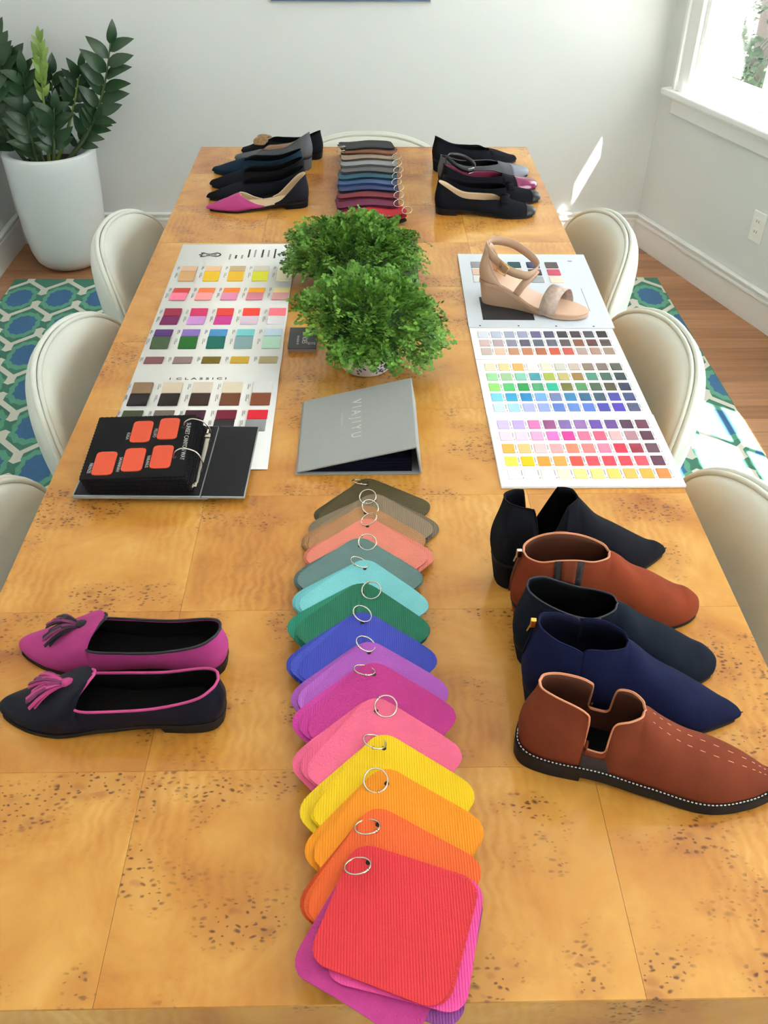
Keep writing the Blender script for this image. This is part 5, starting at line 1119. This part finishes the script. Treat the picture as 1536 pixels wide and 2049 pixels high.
def bundle(label, T, th_deg, layers, ring_ang, ring_tilt, group, base=BASE, diag=0.0915, wavef=None, hole_in=0.020, corner=(-1, 1), mats=None, iters=50, cen=None, hole=None, thk=0.0011):
    """T = ring corner position; th = direction of the swatch's upper edge; layers = list of (colour, turn, shift)"""
    th = R(th_deg); e1 = np.array((math.cos(th), math.sin(th))); e2 = np.array((math.sin(th), -math.cos(th)))
    dg = (e1 * (-corner[0]) + e2 * corner[1]); dg /= np.linalg.norm(dg)
    if cen is None: cen = np.array(T) + dg * diag; hole = np.array(T) + dg * hole_in
    root = thing('swatch_bundle', label, 'leather swatches', (cen[0], cen[1], TZ), 0, group); org = cen
    XY0 = np.stack([base[..., 0] * e1[0] - base[..., 1] * e2[0] + cen[0], base[..., 0] * e1[1] - base[..., 1] * e2[1] + cen[1]], -1)
    for k, (c, turn, sh_) in enumerate(layers):
        XY = rot2(XY0, R(turn), hole) + np.array(sh_); z = lay(XY, thk, wavef=wavef, iters=iters); swatch_obj(root, XY, z, thk, c, (M_sw, M_sw2)[(k + len(label)) % 2] if mats is None else mats, org, 0.62 if thk < 0.00105 else 0.79)
    i = int(np.argmin((XY[..., 0] - hole[0]) ** 2 + (XY[..., 1] - hole[1]) ** 2)); zt = float((z + 0.0011).ravel()[i])
    mb = MB(); mb.lathe([(0.0, 0.0005), (0.0027, 0.0004), (0.0030, -0.0004)], 12, c=(hole[0] - org[0], hole[1] - org[1], zt)); mb.build('painted_hole', M_hole, root)  # raised dark disc paints the hole's shade; the swatch is not pierced
    ring(root, hole, org, zt, R(ring_ang), R(ring_tilt))
    return root
GN = 'swatch bundles fanned down the table centre'
NEAR = [  # label, corner, angle, layers, ring direction, tilt
 ('olive green leather swatches, farthest of the fan, by the grey binder', (-0.003, 0.853), -35, [((66, 58, 34), -7, (0, 0)), ((74, 66, 38), -3, (0, 0)), ((80, 70, 40), 0, (0, 0))], 165, 25),
 ('taupe grey leather swatches between the olive and the tan ones', (0.012, 0.804), -46, [((112, 98, 80), 7, (0.004, 0)), ((124, 110, 90), -8, (-0.004, -0.004)), ((138, 120, 98), 2, (0, 0))], 150, -22),
 ('tan brown leather swatches under the coral ones', (-0.004, 0.768), -43, [((158, 116, 78), -9, (0, 0)), ((166, 122, 82), -5, (0, 0)), ((176, 128, 86), 0, (0, 0))], 50, 25),
 ('coral pink leather swatches on a ring', (0.000, 0.729), -45, [((212, 116, 98), -5, (0, 0)), ((222, 124, 106), 5, (0.003, -0.003)), ((228, 132, 114), -1, (0, 0))], 80, -24),
 ('grey teal ribbed leather swatches', (-0.012, 0.677), -45, [((82, 110, 110), -5, (0, 0)), ((92, 124, 122), 2, (0, 0)), ((98, 130, 128), 0, (0, 0))], 20, 22),
 ('pale aqua blue leather swatches', (-0.004, 0.621), -46, [((104, 186, 196), -7, (-0.003, 0)), ((112, 196, 204), -4, (-0.002, -0.002)), ((122, 204, 212), 0, (0, 0))], 130, 24),
 ('emerald green leather swatches', (-0.008, 0.567), -44, [((24, 134, 108), -9, (-0.003, 0.002)), ((18, 118, 92), -2, (0, 0)), ((14, 112, 84), 0, (0, 0))], 0, 22),
 ('cobalt blue leather swatches', (-0.010, 0.504), -39, [((50, 64, 172), -10, (-0.004, 0)), ((64, 82, 196), -6, (-0.003, 0)), ((56, 70, 184), 0, (0, 0))], 90, 24),
 ('lilac purple leather swatches', (-0.002, 0.446), -37, [((160, 78, 176), -11, (-0.004, 0)), ((182, 98, 200), -7, (0, 0)), ((174, 88, 190), 0, (0, 0))], 110, 24),
 ('magenta leather swatches between lilac and bubblegum pink', (0.004, 0.406), -37, [((206, 58, 160), -11, (-0.006, 0)), ((196, 52, 150), -7, (-0.002, 0)), ((192, 48, 138), 0, (0, 0))], 165, 24),
 ('bubblegum pink leather swatches', (0.006, 0.345), -37, [((236, 98, 142), -11, (-0.004, 0)), ((238, 98, 140), -6, (0, 0)), ((242, 106, 144), 0, (0, 0))], 15, 22),
 ('bright yellow leather swatches', (0.014, 0.288), -36, [((236, 198, 20), -9, (-0.004, -0.004)), ((240, 200, 10), -3, (0, 0)), ((242, 200, 6), 0, (0, 0))], 150, 24),
 ('amber orange leather swatches over the yellow ones', (0.016, 0.238), -35, [((242, 150, 10), -7, (-0.002, 0)), ((244, 148, 10), 2, (0, 0)), ((244, 146, 16), -1, (0, 0))], 175, -24),
 ('deep orange leather swatches just above the red ones', (0.004, 0.184), -31, [((206, 70, 20), -6, (0, 0)), ((238, 100, 34), -3, (0, 0)), ((240, 100, 40), 0, (0, 0))], 205, 24),
 ('red leather swatches with pink ones beneath, at the near table end', (-0.010, 0.136), -21, [((144, 66, 146), 5, (0.004, -0.016)), ((194, 56, 140), -9, (-0.004, -0.014)), ((236, 76, 158), 7, (0.004, -0.010)), ((222, 56, 66), 2, (0.001, 0.0)), ((220, 48, 58), 0, (0, 0))], 210, 24)]
REDB = swatch_xy(0.132, 0.021, 1.03)
rs_ = random.Random(3)
for lab, T, th, lay_, ra, ti in NEAR:
    ph = rs_.uniform(0, 6)
    def wf(X, Y, ph=ph): return 0.00015 + 0.00015 * np.sin(38 * X + 21 * Y + ph)
    bundle(lab, T, th, lay_, ra, ti, GN, wavef=wf) if not lab.startswith('red') else bundle(lab, T, th, lay_, ra, ti, GN, wavef=wf, base=REDB, diag=0.0860)
FARW = swatch_xy(0.118, 0.013, 1.42)
GF = 'dark swatch bundles piled behind the plants'
FAR = [  # near edge y, x centre, angle, layers, ring corner (right near / middle)
 ('dark red and brown swatches partly hidden by the rear plant', 1.990, 0.020, 14, [((52, 26, 28), 3, (0, 0)), ((188, 26, 44), -3, (0, 0)), ((204, 30, 48), 0, (0, 0))]),
 ('plum red swatches between the scarlet and maroon ones', 2.052, 0.006, 3, [((110, 28, 66), 3, (0, 0)), ((124, 34, 74), -2, (0, 0)), ((118, 30, 72), 0, (0, 0))]),
 ('maroon red swatches in the far pile', 2.104, 0.010, 0, [((96, 24, 40), 3, (0, 0)), ((126, 36, 52), -3, (0, 0)), ((134, 42, 56), 0, (0, 0))]),
 ('dark navy swatches in the far pile', 2.152, 0.010, 2, [((34, 36, 50), 3, (0, 0)), ((44, 50, 88), -2, (0, 0)), ((56, 66, 116), 0, (0, 0))]),
 ('denim blue swatches in the far pile', 2.196, 0.008, -2, [((64, 92, 160), 2, (0, 0)), ((60, 84, 136), -2, (0, 0)), ((66, 94, 142), 0, (0, 0))]),
 ('deep teal blue swatches in the far pile', 2.240, 0.008, 1, [((24, 70, 92), 2, (0, 0)), ((30, 84, 108), -2, (0, 0)), ((34, 92, 116), 0, (0, 0))]),
 ('charcoal grey swatches in the far pile', 2.292, 0.016, -2, [((70, 70, 72), 3, (0, 0)), ((92, 92, 92), -2, (0, 0)), ((104, 104, 104), 0, (0, 0))]),
 ('light grey swatches in the far pile', 2.352, 0.012, 1, [((120, 122, 126), 3, (0, 0)), ((146, 148, 152), -2, (0, 0)), ((156, 158, 162), 0, (0, 0))]),
 ('beige swatches in the far pile', 2.412, 0.012, 2, [((110, 96, 78), 3, (0, 0)), ((160, 140, 118), -2, (0, 0)), ((170, 150, 130), 0, (0, 0))]),
 ('cinnamon brown swatches in the far pile', 2.466, 0.014, -4, [((76, 46, 30), 3, (0, 0)), ((118, 72, 44), -2, (0, 0)), ((136, 84, 52), 0, (0, 0))]),
 ('black swatches on top at the far end of the pile', 2.508, 0.006, 6, [((30, 30, 30), 3, (0, 0)), ((36, 36, 36), -2, (0, 0)), ((44, 44, 44), 0, (0, 0))])]
for k, (lab, yn, xc, th, lay_) in enumerate(FAR):
    a = R(th); sx = 1 if k not in (9, 10) else -1
    cen = np.array((xc, yn + 0.059)); ex_, ey_ = np.array((math.cos(a), math.sin(a))), np.array((-math.sin(a), math.cos(a)))
    hole = cen + ex_ * sx * 0.071 - ey_ * 0.047
    def wf(X, Y, k=k): return (0.0056 + 0.0056 * np.sin(58 * X + 1.0)) * (1.0 if k == 0 else 0.035) + 0.0001 + 0.0001 * np.sin(60 * X + 1.3 * k + 15 * Y)
    bundle(lab, tuple(hole), th, lay_, -10 if sx > 0 else 200, 24, GF, base=FARW, wavef=wf, iters=5, cen=cen, hole=hole, thk=0.0010)

# ------------------------------------------------------------------ garden tree seen through the window
gt = thing('garden_tree', 'grey green tree standing outside the window', 'tree', (2.75, 6.45, -0.5))
mb = MB(); mb.tube([(0, 0, 0), (0.03, 0.02, 0.6), (-0.02, 0, 1.3), (0.02, 0.03, 2.0)], [0.10, 0.085, 0.07, 0.05], 12); mb.build('trunk', mat('tree_bark', (86, 78, 76), 0.9, 0.3, 14, bump=0.5, bscale=60), gt, True)
rs = random.Random(9); V0, F0 = sprig_template(random.Random(4)); VV = []; FF = []; off = 0
for i in range(420):
    d = np.array([rs.gauss(0, 1) for _ in range(3)]); d /= np.linalg.norm(d); p = d * np.array((0.42, 0.42, 0.95)) * rs.uniform(0.55, 1.0) + np.array((0, 0, 1.35))
    xa = d + np.array([rs.uniform(-.5, .5) for _ in range(3)]); xa /= np.linalg.norm(xa); za = np.array((rs.uniform(-.5, .5), rs.uniform(-.5, .5), 1.0)); ya = np.cross(za, xa); ya /= np.linalg.norm(ya); za = np.cross(xa, ya)
    VV.append((V0 * rs.uniform(5, 8)) @ np.stack([xa, ya, za], 1).T + p); FF += [tuple(k + off for k in f) for f in F0]; off += len(V0)
tag(mesh_obj('foliage', np.concatenate(VV), FF, mat('tree_leaf', (70, 88, 66), 0.7, 0.2, 8), gt, False), kind='stuff')
